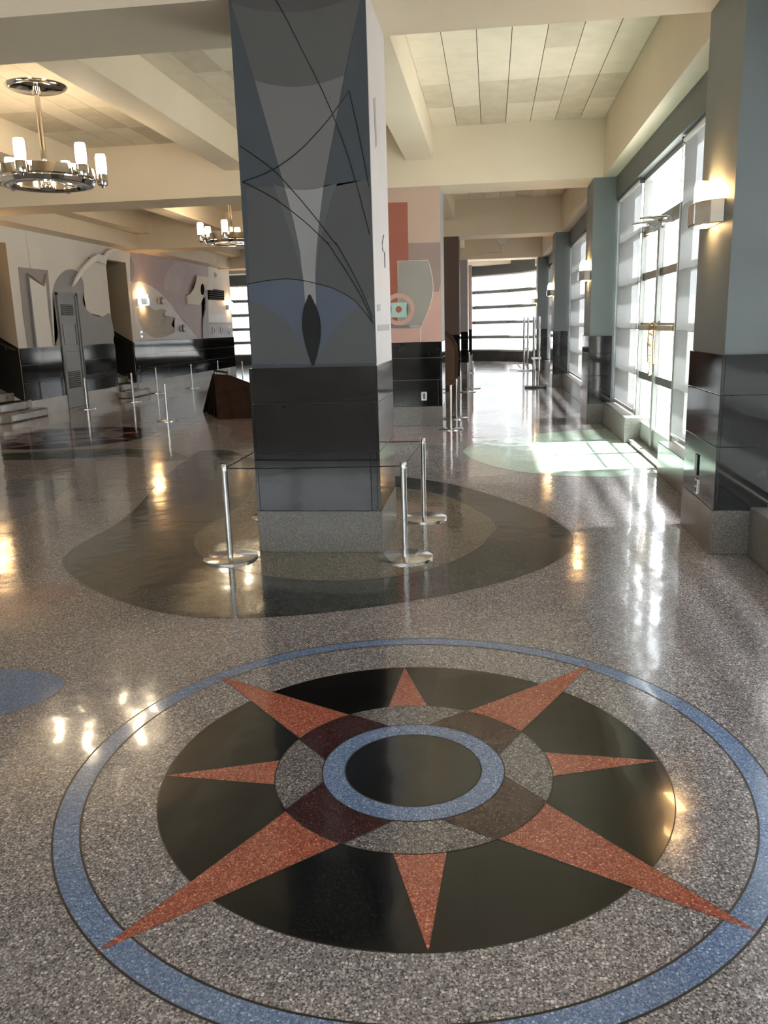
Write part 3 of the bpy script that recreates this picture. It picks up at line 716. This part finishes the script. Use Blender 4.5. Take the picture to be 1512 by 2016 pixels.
# narrow grey service door with louvres
door2 = struct('door_2', (XL, (DL0+DL1)/2, 0))
d = new(); box(d, XL, XL+.05, DL0-.03, DL0+.02, 0, 2.5); box(d, XL, XL+.05, DL1-.02, DL1+.05, 0, 2.5); box(d, XL, XL+.05, DL0-.03, DL1+.05, 2.46, 2.52)
obj('door_frame', d, DOORGREY, door2)
leaf2 = obj('door_leaf', box(new(), XL, XL+.03, DL0+.02, DL1-.02, .01, 2.46), DOORGREY, door2)
obj('door_edge', box(new(), XL+.001, XL+.06, DL1+.05, DL1+.09, 0, 2.5), BLACKP, door2)
for z0, z1, n in ((2.02, 2.26, 6), (.42, .80, 9)):
    obj('louvre_recess', box(new(), XL+.028, XL+.033, DL0+.12, DL1-.13, z0, z1), BLACKM, leaf2)
    for k in range(n):
        zz = z0+(k+.5)*(z1-z0)/n
        obj('louvre_slat', prism(new(), [Vector((XL+.033, DL0+.12, zz-.012)), Vector((XL+.048, DL0+.12, zz-.016)), Vector((XL+.048, DL0+.12, zz-.004)), Vector((XL+.033, DL0+.12, zz+.012))], (0, DL1-DL0-.25, 0)), DOORGREY, leaf2)
obj('door_panel', box(new(), XL+.03, XL+.042, DL0+.10, DL1-.16, 1.38, 1.84), DOORGREY, leaf2, bevel=.004)
obj('panel_black_strip', box(new(), XL+.03, XL+.045, DL1-.15, DL1-.125, 1.38, 1.84), BLACKP, leaf2)  # raised black strip along one side of the door panel
obj('lower_panel', box(new(), XL+.03, XL+.04, DL0+.06, DL1-.10, .86, 1.24), DOORGREY, leaf2, bevel=.004)

e5 = lambda x, y: (x/5.04, 460+y/5.04)
def plate_L(name, px, t, mat, smooth_n=0, parent=wall_left, base=0.0):
    pts = [at_x(u, v, XL) for u, v in px]
    for p in pts: p.x = XL+base; p.z = max(p.z, ZLW+.002)
    if smooth_n: pts = spline(pts, smooth_n)
    return obj(name, prism(new(), pts, (t, 0, 0)), mat, parent)
LG = paint('mural_left_grey', C(148, 151, 154), .6, .04); LG2 = paint('mural_left_grey_frame', C(150, 150, 150), .6, .04)
LW = paint('mural_left_white', C(222, 222, 218), .6, .02); LPINK = paint('mural_left_mauve', C(184, 169, 171), .6, .04)
LPALE = paint('mural_left_pale', C(218, 220, 223), .6, .03); LCREAM = paint('mural_left_cream', C(220, 210, 192), .6, .03)
LBAND = paint('mural_left_band', C(178, 178, 184), .6, .03); LROSE = paint('mural_left_rose_edge', C(165, 140, 132), .6)
q5 = lambda pts: [e5(*p) for p in pts]
plate_L('mural_frame', q5([(178, 332), (470, 362), (500, 700), (530, 1112), (275, 1142), (225, 800)]), .012, LG2)
plate_L('mural_panel', q5([(262, 425), (420, 520), (438, 420), (470, 760), (513, 1116), (345, 1132)]), .012, LW, base=.012)
plate_L('mural_panel_edge', q5([(250, 392), (262, 425), (345, 1132), (332, 1134)]), .05, DOORGREY, base=.012)
plate_L('mural_panel_edge', q5([(250, 392), (420, 520), (442, 400), (436, 398), (417, 505), (262, 392)]), .045, LROSE, base=.012)  # rose-brown strip along the notched top of the panel
blobA = [(690, 353), (760, 370), (815, 450), (832, 540), (820, 640), (830, 700), (870, 770), (950, 815), (1030, 822), (1092, 800), (1117, 1090), (800, 1100), (570, 1118), (545, 1112), (575, 1000), (560, 900), (525, 760), (517, 640), (530, 530), (570, 440), (630, 375)]
plate_L('mural_shape', q5(blobA), .004, LG, 3)
conduit = obj('conduit', cyl(new(), (XL+.012, 16.45, 2.96), (XL+.012, 16.42, ZB+.03), .012, seg=8), WHITEWALL, wall_left)
# seagull relief
bird = thing('seagull_relief', 'white seagull relief mounted above the narrow grey door', 'relief', (XL, 19.0, 3.2))
gull = [(672, 527), (700, 450), (745, 370), (800, 300), (860, 240), (915, 205), (960, 212), (985, 222), (1005, 190), (1035, 165), (1075, 155), (1115, 162), (1147, 178), (1110, 172), (1065, 182), (1030, 205), (1010, 240), (1000, 312), (960, 288), (925, 275), (880, 285), (830, 325), (780, 380), (730, 450)]
pts = [at_x(*e5(*p), XL) for p in gull]
for p in pts: p.x = XL+.09
gbm = new(); prism(gbm, pts, (.05, 0, 0)); obj('wing_body', gbm, paint('gull_white', (.8, .8, .78, 1), .5), bird)
for p in ((880, 250), (1010, 215)):
    a = at_x(*e5(*p), XL); obj('standoff', cyl(new(), (XL, a.y, a.z), (XL+.09, a.y, a.z), .03, seg=8), DOORGREY, bird)
# mauve mural wall beyond the stair
f7 = lambda x, y: (255+x/6.873, 480+y/6.873)
q7 = lambda pts: [f7(*p) for p in pts]
plate_L('mural_shape', q7([(5, 75), (280, 118), (560, 165), (800, 215), (1060, 275), (1062, 600), (1064, 1000), (1070, 1278), (500, 1300), (90, 1305)]), .003, LPINK)
plate_L('mural_shape', q7([(5, 185), (30, 200), (55, 280), (62, 400), (45, 470), (15, 500)]), .004, LG, 3)
fin = [(18, 565), (60, 525), (125, 508), (200, 525), (300, 580), (400, 650), (500, 750), (600, 880), (700, 1010), (810, 1140), (925, 1282), (90, 1300), (50, 900)]
plate_L('mural_shape', q7(fin), .005, LPALE)
blotch = [(105, 900), (130, 1060), (200, 1180), (330, 1270), (450, 1265), (520, 1240), (620, 1180), (560, 1090), (625, 1030), (600, 990), (520, 990), (440, 960), (500, 910), (430, 880), (350, 900), (250, 840), (150, 850)]
plate_L('mural_relief', q7(blotch), .010, paint('mural_left_putty', C(190, 186, 176), .8, .12, 14, bump=.6, bscale=9), 3)
ghost = [(660, 262), (740, 330), (745, 420), (720, 520), (700, 640), (620, 660), (500, 640), (460, 560), (480, 420), (560, 300)]
plate_L('mural_shape', q7(ghost), .0045, paint('mural_left_mauve_light', C(191, 177, 178), .6, .05), 3)
plate_L('mural_shape', q7([(1058, 285), (1340, 345), (1385, 1060), (1392, 1270), (1068, 1278)]), .006, paint('mural_left_bone', C(212, 206, 197), .6, .03))
plate_L('mural_shape', q7([(1066, 960), (1372, 955), (1378, 1060), (1070, 1060)]), .008, LPALE)
plate_L('mural_shape', q7([(1070, 1068), (1385, 1062), (1393, 1270), (1074, 1278)]), .009, LBAND)
# guitar-shaped relief with sound hole and grille
gt = thing('guitar_relief', 'cream relief panel with black round hole and black louvred grille', 'relief', (XL, 26.6, 2.8))
gl = [(880, 425), (1060, 455), (1110, 470), (1100, 640), (985, 610), (975, 660), (968, 745), (925, 830), (762, 815), (755, 700), (800, 675), (840, 610), (865, 540)]
plate_L('body', q7(gl), .06, LCREAM, parent=gt, base=.006)
hole = [(940+25*math.cos(2*math.pi*k/20)+20, 618+78*math.sin(2*math.pi*k/20)) for k in range(20)]
plate_L('sound_hole', q7(hole), .004, BLACKM, parent=gt, base=.066)
plate_L('neck_plate', q7([(985, 612), (1050, 618), (1055, 800), (1065, 1278), (985, 1280), (990, 1020), (1022, 860), (1025, 720), (970, 740)]), .02, paint('mural_left_ash', C(165, 163, 165), .6), parent=gt, base=.006)
obj('string', tube(new(), [at_x(*f7(*p), XL+.03) for p in ((1022, 725), (1026, 800), (1015, 900), (995, 1000), (988, 1100), (990, 1275))], .022, 6), DOORGREY, gt, True)
vb = plate_L('vent_frame', q7([(1045, 608), (1258, 632), (1262, 765), (1052, 755)]), .05, BLACKM, parent=gt, base=.006)
for k in range(5):
    t = k/4; y0_, y1_ = 622+118*t, 648+104*t
    plate_L('vent_slat', q7([(1056, y0_), (1250, y1_), (1250, y1_+9), (1056, y0_+9)]), .02, paint('vent_slat_grey', (.16, .15, .14, 1), .9, spec=.1), parent=gt, base=.056)
# fish and portholes
PEWTER = metal('dull_pewter', (.38, .35, .33, 1), .45)
def fish(cx, cy, s, label):
    c = at_x(*f7(cx, cy), XL); o = thing('fish_relief', label, 'relief', (XL, c.y, c.z), 'little fish on the mural')
    b = new(); lathe(b, [(.001, -.02), (s*.9, 0), (s, .05), (s*.6, .07), (.001, .075)], seg=14)
    bmesh.ops.rotate(b, verts=b.verts, matrix=Matrix.Rotation(math.pi/2, 3, 'Y')); bmesh.ops.translate(b, verts=b.verts, vec=(XL+.05, c.y, c.z))
    obj('body', b, PEWTER, o, True)
    obj('tail', prism(new(), [Vector((XL+.03, c.y-s*.7, c.z)), Vector((XL+.03, c.y-s*1.9, c.z+s*.8)), Vector((XL+.03, c.y-s*1.9, c.z-s*.8))], (.03, 0, 0)), PEWTER, o)
fish(410, 770, .11, 'upper small metal fish on the pale mural fin'); fish(705, 1145, .12, 'lower small metal fish on the pale mural fin')
def porthole(cx, cy, ry, label):
    c = at_x(*f7(cx, cy), XL); r = (at_x(*f7(cx, cy-ry), XL)-c).z
    o = thing('porthole_relief', label, 'relief', (XL, c.y, c.z), 'white portholes on the mural')
    def ccl(rr): return [Vector((XL+.009, c.y+rr*math.cos(2*math.pi*k/24)*1.05, c.z+rr*math.sin(2*math.pi*k/24))) for k in range(24)]
    obj('rim', ring_prism(new(), ccl(r), ccl(r*.72), (.04, 0, 0)), LW, o)
    obj('disc', prism(new(), ccl(r*.72), (.01, 0, 0)), LBAND, o)
porthole(1125, 1172, 52, 'left one of the three white portholes in the mural band')
porthole(1238, 1172, 52, 'middle one of the three white portholes in the mural band')
porthole(1345, 1170, 52, 'right one of the three white portholes in the mural band')
porthole(1155, 422, 34, 'single small white porthole above the black grille')
for k in range(22):
    x = 1076+k*14
    plate_L('mural_dot', q7([(x, 1066), (x+7, 1066), (x+7, 1076), (x, 1076)]), .004, LG, base=.009)
    plate_L('mural_dot', q7([(x+5, 1084), (x+12, 1084), (x+12, 1093), (x+5, 1093)]), .004, LG, base=.009)
sw = at_x(*f7(157, 1225), XL)
swp = thing('light_switch', 'small dark switch plate low on the pale mural fin', 'switch', (XL, sw.y, sw.z))
obj('plate', box(new(), XL+.005, XL+.018, sw.y-.06, sw.y+.06, sw.z-.09, sw.z+.09), STEEL, swp, bevel=.003)
obj('toggle', box(new(), XL+.018, XL+.03, sw.y-.02, sw.y+.02, sw.z-.03, sw.z+.03), BLACKP, swp)
vg = at_x(436, 733, XL+.03)
vt = thing('floor_vent_grille', 'low white plinth vent grille behind the brown folding sign', 'vent', (XL+.03, vg.y, .16))
obj('vent_frame', box(new(), XL+.03, XL+.04, 27.3, 29.0, .05, .27), WHITEPLASTIC, vt)
for k in range(4): obj('vent_slot', box(new(), XL+.04, XL+.044, 27.4, 28.9, .075+k*.05, .1+k*.05), BLACKP, vt)

# ------------------------------------------------------------------ staircases
STEP = terrazzo('step_terrazzo', C(128, 124, 116), C(98, 94, 88), C(160, 155, 146), 150, .25, 0)
def stairs(y0, y1, label, wrap):
    s = thing('staircase', label, 'staircase', (XL, (y0+y1)/2, 0))
    for k in range(9):
        xf = -9.0-.30*k; z0, z1 = .165*k, .165*(k+1)
        ya = y0 if k > 1 else y0-wrap*(1-.45*k); yb = y1 if k > 1 else y1+wrap*(1-.45*k)
        xb = XL-3.9 if k > 1 else XL+.002
        if xf < XL+.05 or k > 1: ya, yb = y0+.003, y1-.003
        xb = -13.5
        if k <= 1:
            o = [Vector((XL+.035, ya, z0)), Vector((xf-.25, ya, z0)), Vector((xf-.1, ya+.04, z0)), Vector((xf, ya+.2, z0)), Vector((xf, yb-.2, z0)), Vector((xf-.1, yb-.04, z0)), Vector((xf-.25, yb, z0)), Vector((XL+.035, yb, z0))]
            obj('step', prism(new(), o, (0, 0, .165)), STEP, s, bevel=.03)
            obj('step', box(new(), xb, XL+.035, y0+.003, y1-.003, z0, z1), STEP, s)
        else: obj('step', box(new(), xb, xf, y0+.003, y1-.003, z0, z1), STEP, s, bevel=.02)
    # black sloping skirt and handrail on the far side wall
    y = y1-.016
    sk = [Vector((XL-.005, y, .3)), Vector((XL-.005, y, ZLW+.01)), Vector((-12.3, y, ZLW+1.75)), Vector((-12.3, y, 1.9))]
    obj('sloping_skirt', prism(new(), sk, (0, .014, 0)), BLACKP, s)
    hr = obj('handrail', tube(new(), [(XL-.02, y-.07, ZLW-.05), (XL-.35, y-.07, ZLW+.12), (-12.2, y-.07, ZLW+1.62)], .03, 10), paint('handrail_dark', (.03, .03, .03, 1), .2), s, True)
    for xx in (XL-.25, XL-1.3): obj('rail_bracket', cyl(new(), (xx, y-.07, ZLW+.05-(xx-XL+.25)*.6), (xx, y, ZLW-.03-(xx-XL+.25)*.6), .014, seg=8), STEEL, hr)
    return s
stairs(A1, B0, 'terrazzo staircase between the grey door and the mauve mural', .15)
stairs(OY, A0, 'terrazzo staircase at the left edge with rounded bottom steps', .35)

# rest of the shell, behind and left of the view
wall_back = struct('wall_back')
for a, b, c, d in ((-14, -8.6, 0, ZC+.1), (1.2, 2.2, 0, ZC+.1), (-8.6, 1.2, 0, 1.7), (-8.6, 1.2, 3.5, ZC+.1)):
    obj('plaster', box(new(), a, b, YBACK-.3, YBACK, c, d), WHITEWALL, wall_back)
win_n[0] += 1; added_window = struct('window_%d' % win_n[0], (-3.7, YBACK, .4))  # unseen window, added behind the camera to brighten the foreground
for k in range(6): obj('mullion', box(new(), -8.6+k*1.944, -8.52+k*1.944, YBACK-.2, YBACK-.1, 1.7, 3.5), DARKMETAL, added_window)
for z in (1.7, 2.6, 3.44): obj('glazing_bar', box(new(), -8.6, 1.2, YBACK-.19, YBACK-.11, z, z+.06), DARKMETAL, added_window)
obj('pane', box(new(), -8.6, 1.2, YBACK-.16, YBACK-.154, 1.7, 3.5), GLASS, added_window)
wall_side = struct('wall_far_left'); obj('plaster', box(new(), -14.1, -13.9, B1-.3, 39, 0, ZC+.1), WHITEWALL, wall_side)
ground = obj('ground', box(new(), 2.16, 90, -60, 110, -.3, -.02), CONCRETE); tag(ground, kind='structure')
ground3 = obj('ground_behind', box(new(), -60, 2.16, -60, YBACK-.4, -.3, -.02), CONCRETE); tag(ground3, kind='structure')
ground2 = obj('ground_beyond', box(new(), -60, 2.16, 38.6, 110, -.3, -.02), CONCRETE); tag(ground2, kind='structure')

# ------------------------------------------------------------------ sconces
def sconce(loc, ang, label, s=1.0):
    """loc on the wall; local +x leaves the wall"""
    t = thing('wall_sconce', label, 'wall lamp', loc, 'lit wall sconces')
    M = Matrix.Rotation(ang, 4, 'Z')
    def put(name, bm, mat, smooth=False, bevel=0):
        bmesh.ops.transform(bm, matrix=M, verts=bm.verts); o = obj(name, bm, mat, None, smooth, bevel); o.parent = t; return o
    wd, dp, h = .25*s, .15*s, .075*s
    pl = [(.0, -wd), (dp*.55, -wd*.86), (dp, -wd*.38), (dp, wd*.38), (dp*.55, wd*.86), (0, wd)]
    b = new(); prism(b, [Vector((x, y, -h)) for x, y in pl], (0, 0, 2*h)); put('metal_bracket', b, CHROME, bevel=.004)
    b = new(); prism(b, [Vector((dp+.001, -wd*.34, -h*.85)), Vector((dp+.001, wd*.34, -h*.85)), Vector((dp+.001, wd*.34, h*.8)), Vector((dp+.001, -wd*.34, h*.8))], (.006, 0, 0)); put('face_plate', b, STEEL)
    # frosted trough: curved sheet rising out of the bracket
    b = new(); n = 14; L = []
    for k in range(n+1):
        a = -math.pi/2+math.pi*k/n
        x = dp*.82*math.cos(a)+.012; y = wd*.80*math.sin(a); top = h+.085*s+.085*s*min(1, max(0, (-math.sin(a)-.35)/.35))
        L.append((bm_v(b, x, y, h*.9), bm_v(b, x, y, top), bm_v(b, x*.86, y*.93, top), bm_v(b, x*.86, y*.93, h*.9)))
    for A, B in zip(L, L[1:]):
        for i in range(3): b.faces.new((A[i], B[i], B[i+1], A[i+1]))
    put('glass_shade', b, SHADE_W, True)
    b = new(); box(b, .02, dp*.7, -wd*.5, wd*.5, -h-.003, -h-.001); put('lower_diffuser', b, SHADE_W)
    return t
def bm_v(b, x, y, z): return b.verts.new((x, y, z))
sconce((PX+.014, 6.16, 2.28), math.pi, 'lit sconce on the nearest wall pillar')
sconce((PX+.014, ROWS[2]+.45, 2.28), math.pi, 'lit sconce on the second wall pillar')
sconce((PX+.014, ROWS[3]+.45, 2.28), math.pi, 'lit sconce on the third wall pillar')
sconce((PX+.014, ROWS[4]+.45, 2.28), math.pi, 'lit sconce on the fourth wall pillar')
sconce((XL+.01, 14.2, 2.42), 0, 'lit sconce out of view left of the stair at the left edge', 1.15)
sconce((XL+.01, 21.85, 2.42), 0, 'lit sconce beside the stair on the mauve mural', 1.15)
sconce((XL+.01, 29.4, 2.40), 0, 'lit sconce at the far end of the mural wall', 1.15)

# ------------------------------------------------------------------ chandeliers
def chandelier(x, y, label):
    zr = 3.45
    t = thing('ring_chandelier', label, 'chandelier', (x, y, zr), 'ring chandeliers')
    obj('canopy', lathe(new(), [(.001, ZC-.115), (.05, ZC-.11), (.06, ZC-.07), (.15, ZC-.055), (.29, ZC-.05), (.335, ZC-.035), (.355, ZC-.012)], (x, y, 0), 32), CHROME, t, True)
    obj('rod', cyl(new(), (x, y, zr+.02), (x, y, ZC-.1), .032, seg=12), CHROME, t, True)
    obj('finial', lathe(new(), [(.001, zr-.12), (.09, zr-.12), (.09, zr-.085), (.06, zr-.08), (.07, zr), (.05, zr+.05), (.035, zr+.12)], (x, y, 0), 20), CHROME, t, True)
    R = .56
    rim = obj('ring', lathe(new(), [(R, zr-.02), (R+.015, zr+.0), (R, zr+.11), (R-.015, zr+.11), (R-.015, zr-.02), (R, zr-.02)], (x, y, 0), 48), CHROME, t, True)
    obj('lower_ring', lathe(new(), [(R+.01, zr-.03), (R-.02, zr-.075), (R-.16, zr-.085), (R-.2, zr-.06), (R-.16, zr-.035), (R+.01, zr-.03)], (x, y, 0), 48), CHROME, t, True)
    for k in range(3):
        a = math.radians(36+60*k)
        obj('spoke', box(new(), x-.01, x+.01, y-.01, y+.01, zr-.03, zr-.02), CHROME, t) if False else obj('spoke', cyl(new(), (x-R*math.cos(a), y-R*math.sin(a), zr+.03), (x+R*math.cos(a), y+R*math.sin(a), zr+.03), .014, seg=8), CHROME, t, True)
    for k in range(6):
        a = math.radians(36+60*k); cx, cy = x+(R+.10)*math.cos(a), y+(R+.10)*math.sin(a)
        cup = obj('cup', lathe(new(), [(.001, zr-.07), (.022, zr-.065), (.03, zr-.045), (.062, zr-.035), (.068, zr+.0), (.068, zr+.09), (.062, zr+.09)], (cx, cy, 0), 18), CHROME, t, True)
        obj('glass_shade', lathe(new(), [(.058, zr+.08), (.064, zr+.18), (.062, zr+.29), (.054, zr+.325), (.001, zr+.33)], (cx, cy, 0), 18), SHADE, cup, True)
        obj('arm', cyl(new(), (x+R*math.cos(a), y+R*math.sin(a), zr+.04), (cx, cy, zr+.04), .018, seg=8), CHROME, cup, True)
    return t
chandelier(-5.36, 10.0, 'near ring chandelier with six lit shades at upper left')
chandelier(-5.42, 17.55, 'far ring chandelier with lit shades beside the slate column')

# ------------------------------------------------------------------ stanchions and cords
def stanchion(x, y, label, group, h=.685, r=.021, br=.195):
    t = thing('barrier_post', label, 'stanchion', (x, y, 0), group)
    obj('post', cyl(new(), (x, y, .012), (x, y, h-.05), r, seg=16), STEEL, t, True)
    obj('cap', lathe(new(), [(r*1.05, h-.05), (r*1.05, h-.004), (r*.9, h), (.001, h)], (x, y, 0), 16), STEEL, t, True)
    obj('base_plate', lathe(new(), [(.001, .016), (br*.97, .016), (br, .012), (br, .001), (.001, .001)], (x, y, 0), 40), STEEL, t, True)
    obj('cord_eye', cyl(new(), (x-.03, y, h-.028), (x+.03, y, h-.028), .004, seg=6), BLACKP, t)
    return t
st = {}
GA = 'posts around the slate column'
ST1 = [(-1.856, 5.476, 'steel barrier post at the front left of the slate column'), (-.601, 5.54, 'steel barrier post at the front right of the slate column'),
       (-.565, 6.74, 'steel barrier post at the back right of the slate column'), (-1.875, 6.78, 'steel barrier post hidden at the back left of the slate column')]
for x, y, l in ST1: stanchion(x, y, l, GA)
def cord(a, b, label, group, z=.657, sag=.004):
    pts = [Vector((a[0]+(b[0]-a[0])*k/8, a[1]+(b[1]-a[1])*k/8, z-sag*4*(k/8)*(1-k/8))) for k in range(9)]
    d = (pts[-1]-pts[0]).normalized()*.034; pts[0] += d; pts[-1] -= d
    return tag(obj('elastic_rope', tube(new(), pts, .0042, 6), CORD), label, 'cord', group)
CL = ['black cord across the front of the slate column', 'black cord along the right side of the slate column', 'black cord behind the slate column', 'black cord along the left side of the slate column']
for k in range(4): cord(ST1[k], ST1[(k+1) % 4], CL[k], 'cords around the slate column')
GB_ = 'posts before the left wall'
def foot(u, v): p = at_z(u, v); return (p.x, p.y)
LST = [((172, 805), 'steel barrier post in front of the narrow grey door'), ((263, 791), 'steel barrier post before the middle staircase'), ((310, 774), 'steel barrier post beside the rounded stair step'),
       ((379, 764), 'steel barrier post before the mauve mural, middle of the row'), ((431, 753), 'steel barrier post just left behind the brown folding sign'), ((479, 757), 'steel barrier post seen at the slate column left edge')]
LF = []
for (u, v), l in LST: f_ = foot(u, v); LF.append(f_); stanchion(*f_, l, GB_)
stanchion(*foot(330, 829), 'nearest lone barrier post in the left half', GB_)
for k, l in enumerate(['black cord from the grey door post to the stair post', 'black cord before the middle staircase', 'black cord before the left of the mauve mural', 'black cord before the portholes', 'black cord behind the brown folding sign']):
    cord(LF[k], LF[k+1], l, 'cords before the left wall')
GC_ = 'posts along the aisle columns'
RST = [((888, 845), 'nearest aisle post at the right of the pink column'), ((899, 824), 'second aisle post beside the brown rounded board'), ((921, 772), 'third aisle post by the brown column'), ((924, 735), 'fourth aisle post, thin and far'), ((931, 765), 'aisle post standing a little apart at the brown column corner')]
RF = []
for (u, v), l in RST: f_ = foot(u, v); RF.append(f_); stanchion(*f_, l, GC_)
cord(RF[0], RF[1], 'black cord between the two nearest aisle posts', 'cords along the aisle')

# ------------------------------------------------------------------ brown folding sign, left of the slate column
BROWN = paint('dark_brown_plastic', (.03, .015, .009, 1), .75, .25, 6, spec=.15); BROWND = paint('black_brown_plastic', (.008, .006, .005, 1), .8, spec=.1)
sg = thing('folding_sign', 'dark brown folding floor sign with ribbed side behind the slate column', 'sign', (-5.0, 15.1, 0))
pA = Vector((at_z(430, 826).x, at_z(430, 826).y, 0)); pB = Vector((at_z(399, 810).x, at_z(399, 810).y, 0)); 
ax = Vector((.97, .22, 0)).normalized()            # along the sign
nrm = (pB-pA); mid = (pA+pB)/2
W_ = .95
def sgp(along, across, z): return pA+ax*along+nrm*across+Vector((0, 0, z))
Ht = .83
obj('front_panel', prism(new(), [sgp(0, 0, 0), sgp(W_, 0, 0), sgp(W_, .16, .52), sgp(.34, .2, .78), sgp(.04, .22, Ht-.02)], nrm.normalized()*.03), BROWN, sg, bevel=.006)
obj('back_panel', prism(new(), [sgp(0, 1, 0), sgp(W_, 1, 0), sgp(W_, .45, .52), sgp(.34, .36, .78), sgp(.04, .3, Ht-.02)], nrm.normalized()*-.03), BROWN, sg, bevel=.006)
for k in range(5):
    f = .08+.2*k
    obj('side_rib', prism(new(), [sgp(.02, f, .01), sgp(.02, f+.09, .01), sgp(.05, .22+.02*k+.02, Ht-.05), sgp(.05, .22+.02*k, Ht-.05)], ax*.04), BROWND, sg)
obj('side_web', prism(new(), [sgp(.06, .04, .01), sgp(.06, .96, .01), sgp(.08, .3, Ht-.06), sgp(.08, .23, Ht-.06)], ax*.02), BROWN, sg)
hd = new(); h0, h1 = sgp(.06, .26, Ht-.03), sgp(.30, .26, Ht-.07)
tube(hd, [h0, h0+Vector((0, 0, .07)), h1+Vector((0, 0, .07)), h1], .018, 8); obj('handle', hd, BROWND, sg, True)
for q in (.25, .6): obj('panel_rib', prism(new(), [sgp(q, -.012, .04), sgp(q+.025, -.012, .04), sgp(q+.025, .14, .6), sgp(q, .14, .6)], nrm.normalized()*-.006), BROWN, sg)
# brown rounded board by the second column
rb = thing('rounded_board', 'tall brown round-topped board standing behind the pink column', 'sign', (-.95, 17.2, 0))
cb = at_y(886, 780, 17.2)
RBM = paint('rust_brown_board', (.085, .042, .022, 1), .65, .2, 5, spec=.2)
prof = [(-.55, .22), (.17, .22), (.19, .6), (.20, .95), (.17, 1.2), (.08, 1.38), (-.06, 1.47), (-.25, 1.5), (-.45, 1.44), (-.55, 1.3)]
obj('board', prism(new(), [Vector((cb.x+x-.02, 17.2, z)) for x, z in prof], (0, .05, 0)), RBM, rb, bevel=.008)
prof2 = [(-.45, .35), (.10, .35), (.12, .6), (.13, .95), (.10, 1.15), (.03, 1.3), (-.1, 1.38), (-.25, 1.4), (-.4, 1.35)]
obj('inset_panel', prism(new(), [Vector((cb.x+x-.02, 17.185, z)) for x, z in prof2], (0, .016, 0)), paint('rust_brown_inset', (.11, .055, .03, 1), .4, .2, 5), rb)
for xx in (-.45, .08): obj('leg', box(new(), cb.x+xx-.03, cb.x+xx+.03, 17.19, 17.26, 0, .25), RBM, rb)

# tall sign stands along the windows
def stand(u, v, h, label, dark):
    p = at_z(u, v); t = thing('sign_stand', label, 'stand', (p.x, p.y, 0), 'tall stands by the window wall')
    m = DARKMETAL if dark else STEEL
    obj('base_plate', box(new(), p.x-.26, p.x+.26, p.y-.2, p.y+.2, 0, .05), m, t, bevel=.01)
    for dx in (-.05, .08): obj('pole', cyl(new(), (p.x+dx, p.y, .05), (p.x+dx, p.y, h), .032, seg=12), CHROME, t, True)
    obj('clear_panel', box(new(), p.x-.02, p.x+.05, p.y-.006, p.y+.006, .75, h-.05), GLASS, t)
    obj('collar', box(new(), p.x-.1, p.x+.13, p.y-.04, p.y+.04, .70, .75), STEEL, t)
    return t
stand(1054, 764, 1.72, 'nearer tall steel stand on a dark plate by the third pillar', True)
stand(1034, 730, 1.75, 'farther tall steel stand before the bright curved blinds', False)

# smoke detector with conduit on the third cross beam's neighbour
sd = at_y(740+935/3.78, 340+500/3.78, ROWS[4]-.002)
det = thing('alarm_bell', 'round white alarm fitting on a far cross beam', 'alarm', (sd.x, ROWS[4], sd.z))
b = new(); lathe(b, [(.001, .09), (.08, .09), (.15, .06), (.16, 0), (.001, 0)], seg=20); bmesh.ops.rotate(b, verts=b.verts, matrix=Matrix.Rotation(math.pi/2, 3, 'X')); bmesh.ops.translate(b, verts=b.verts, vec=(sd.x, ROWS[4], sd.z))
obj('dome', b, WHITEPLASTIC, det, True)
obj('conduit', tube(new(), [(sd.x, ROWS[4]-.02, sd.z-.1), (sd.x, ROWS[4]-.02, sd.z-.42), (-1.0, ROWS[4]-.02, sd.z-.46)], .028, 6), CREAM, det)

# dark rounded counter added in place of polished wainscot left of the slate column
ct = thing('wainscot_drum', 'dark polished round counter standing in for far wainscot left of the slate column', 'cylinder', (-8.4, 33.0, 0))
obj('drum', lathe(new(), [(1.5, 0), (1.5, .12), (1.05, .3), (1.3, .55), (1.55, 1.0), (1.6, 1.32), (1.5, 1.36), (.001, 1.36)], (-8.0, 33.6, 0), 40), GRAN, ct, True)
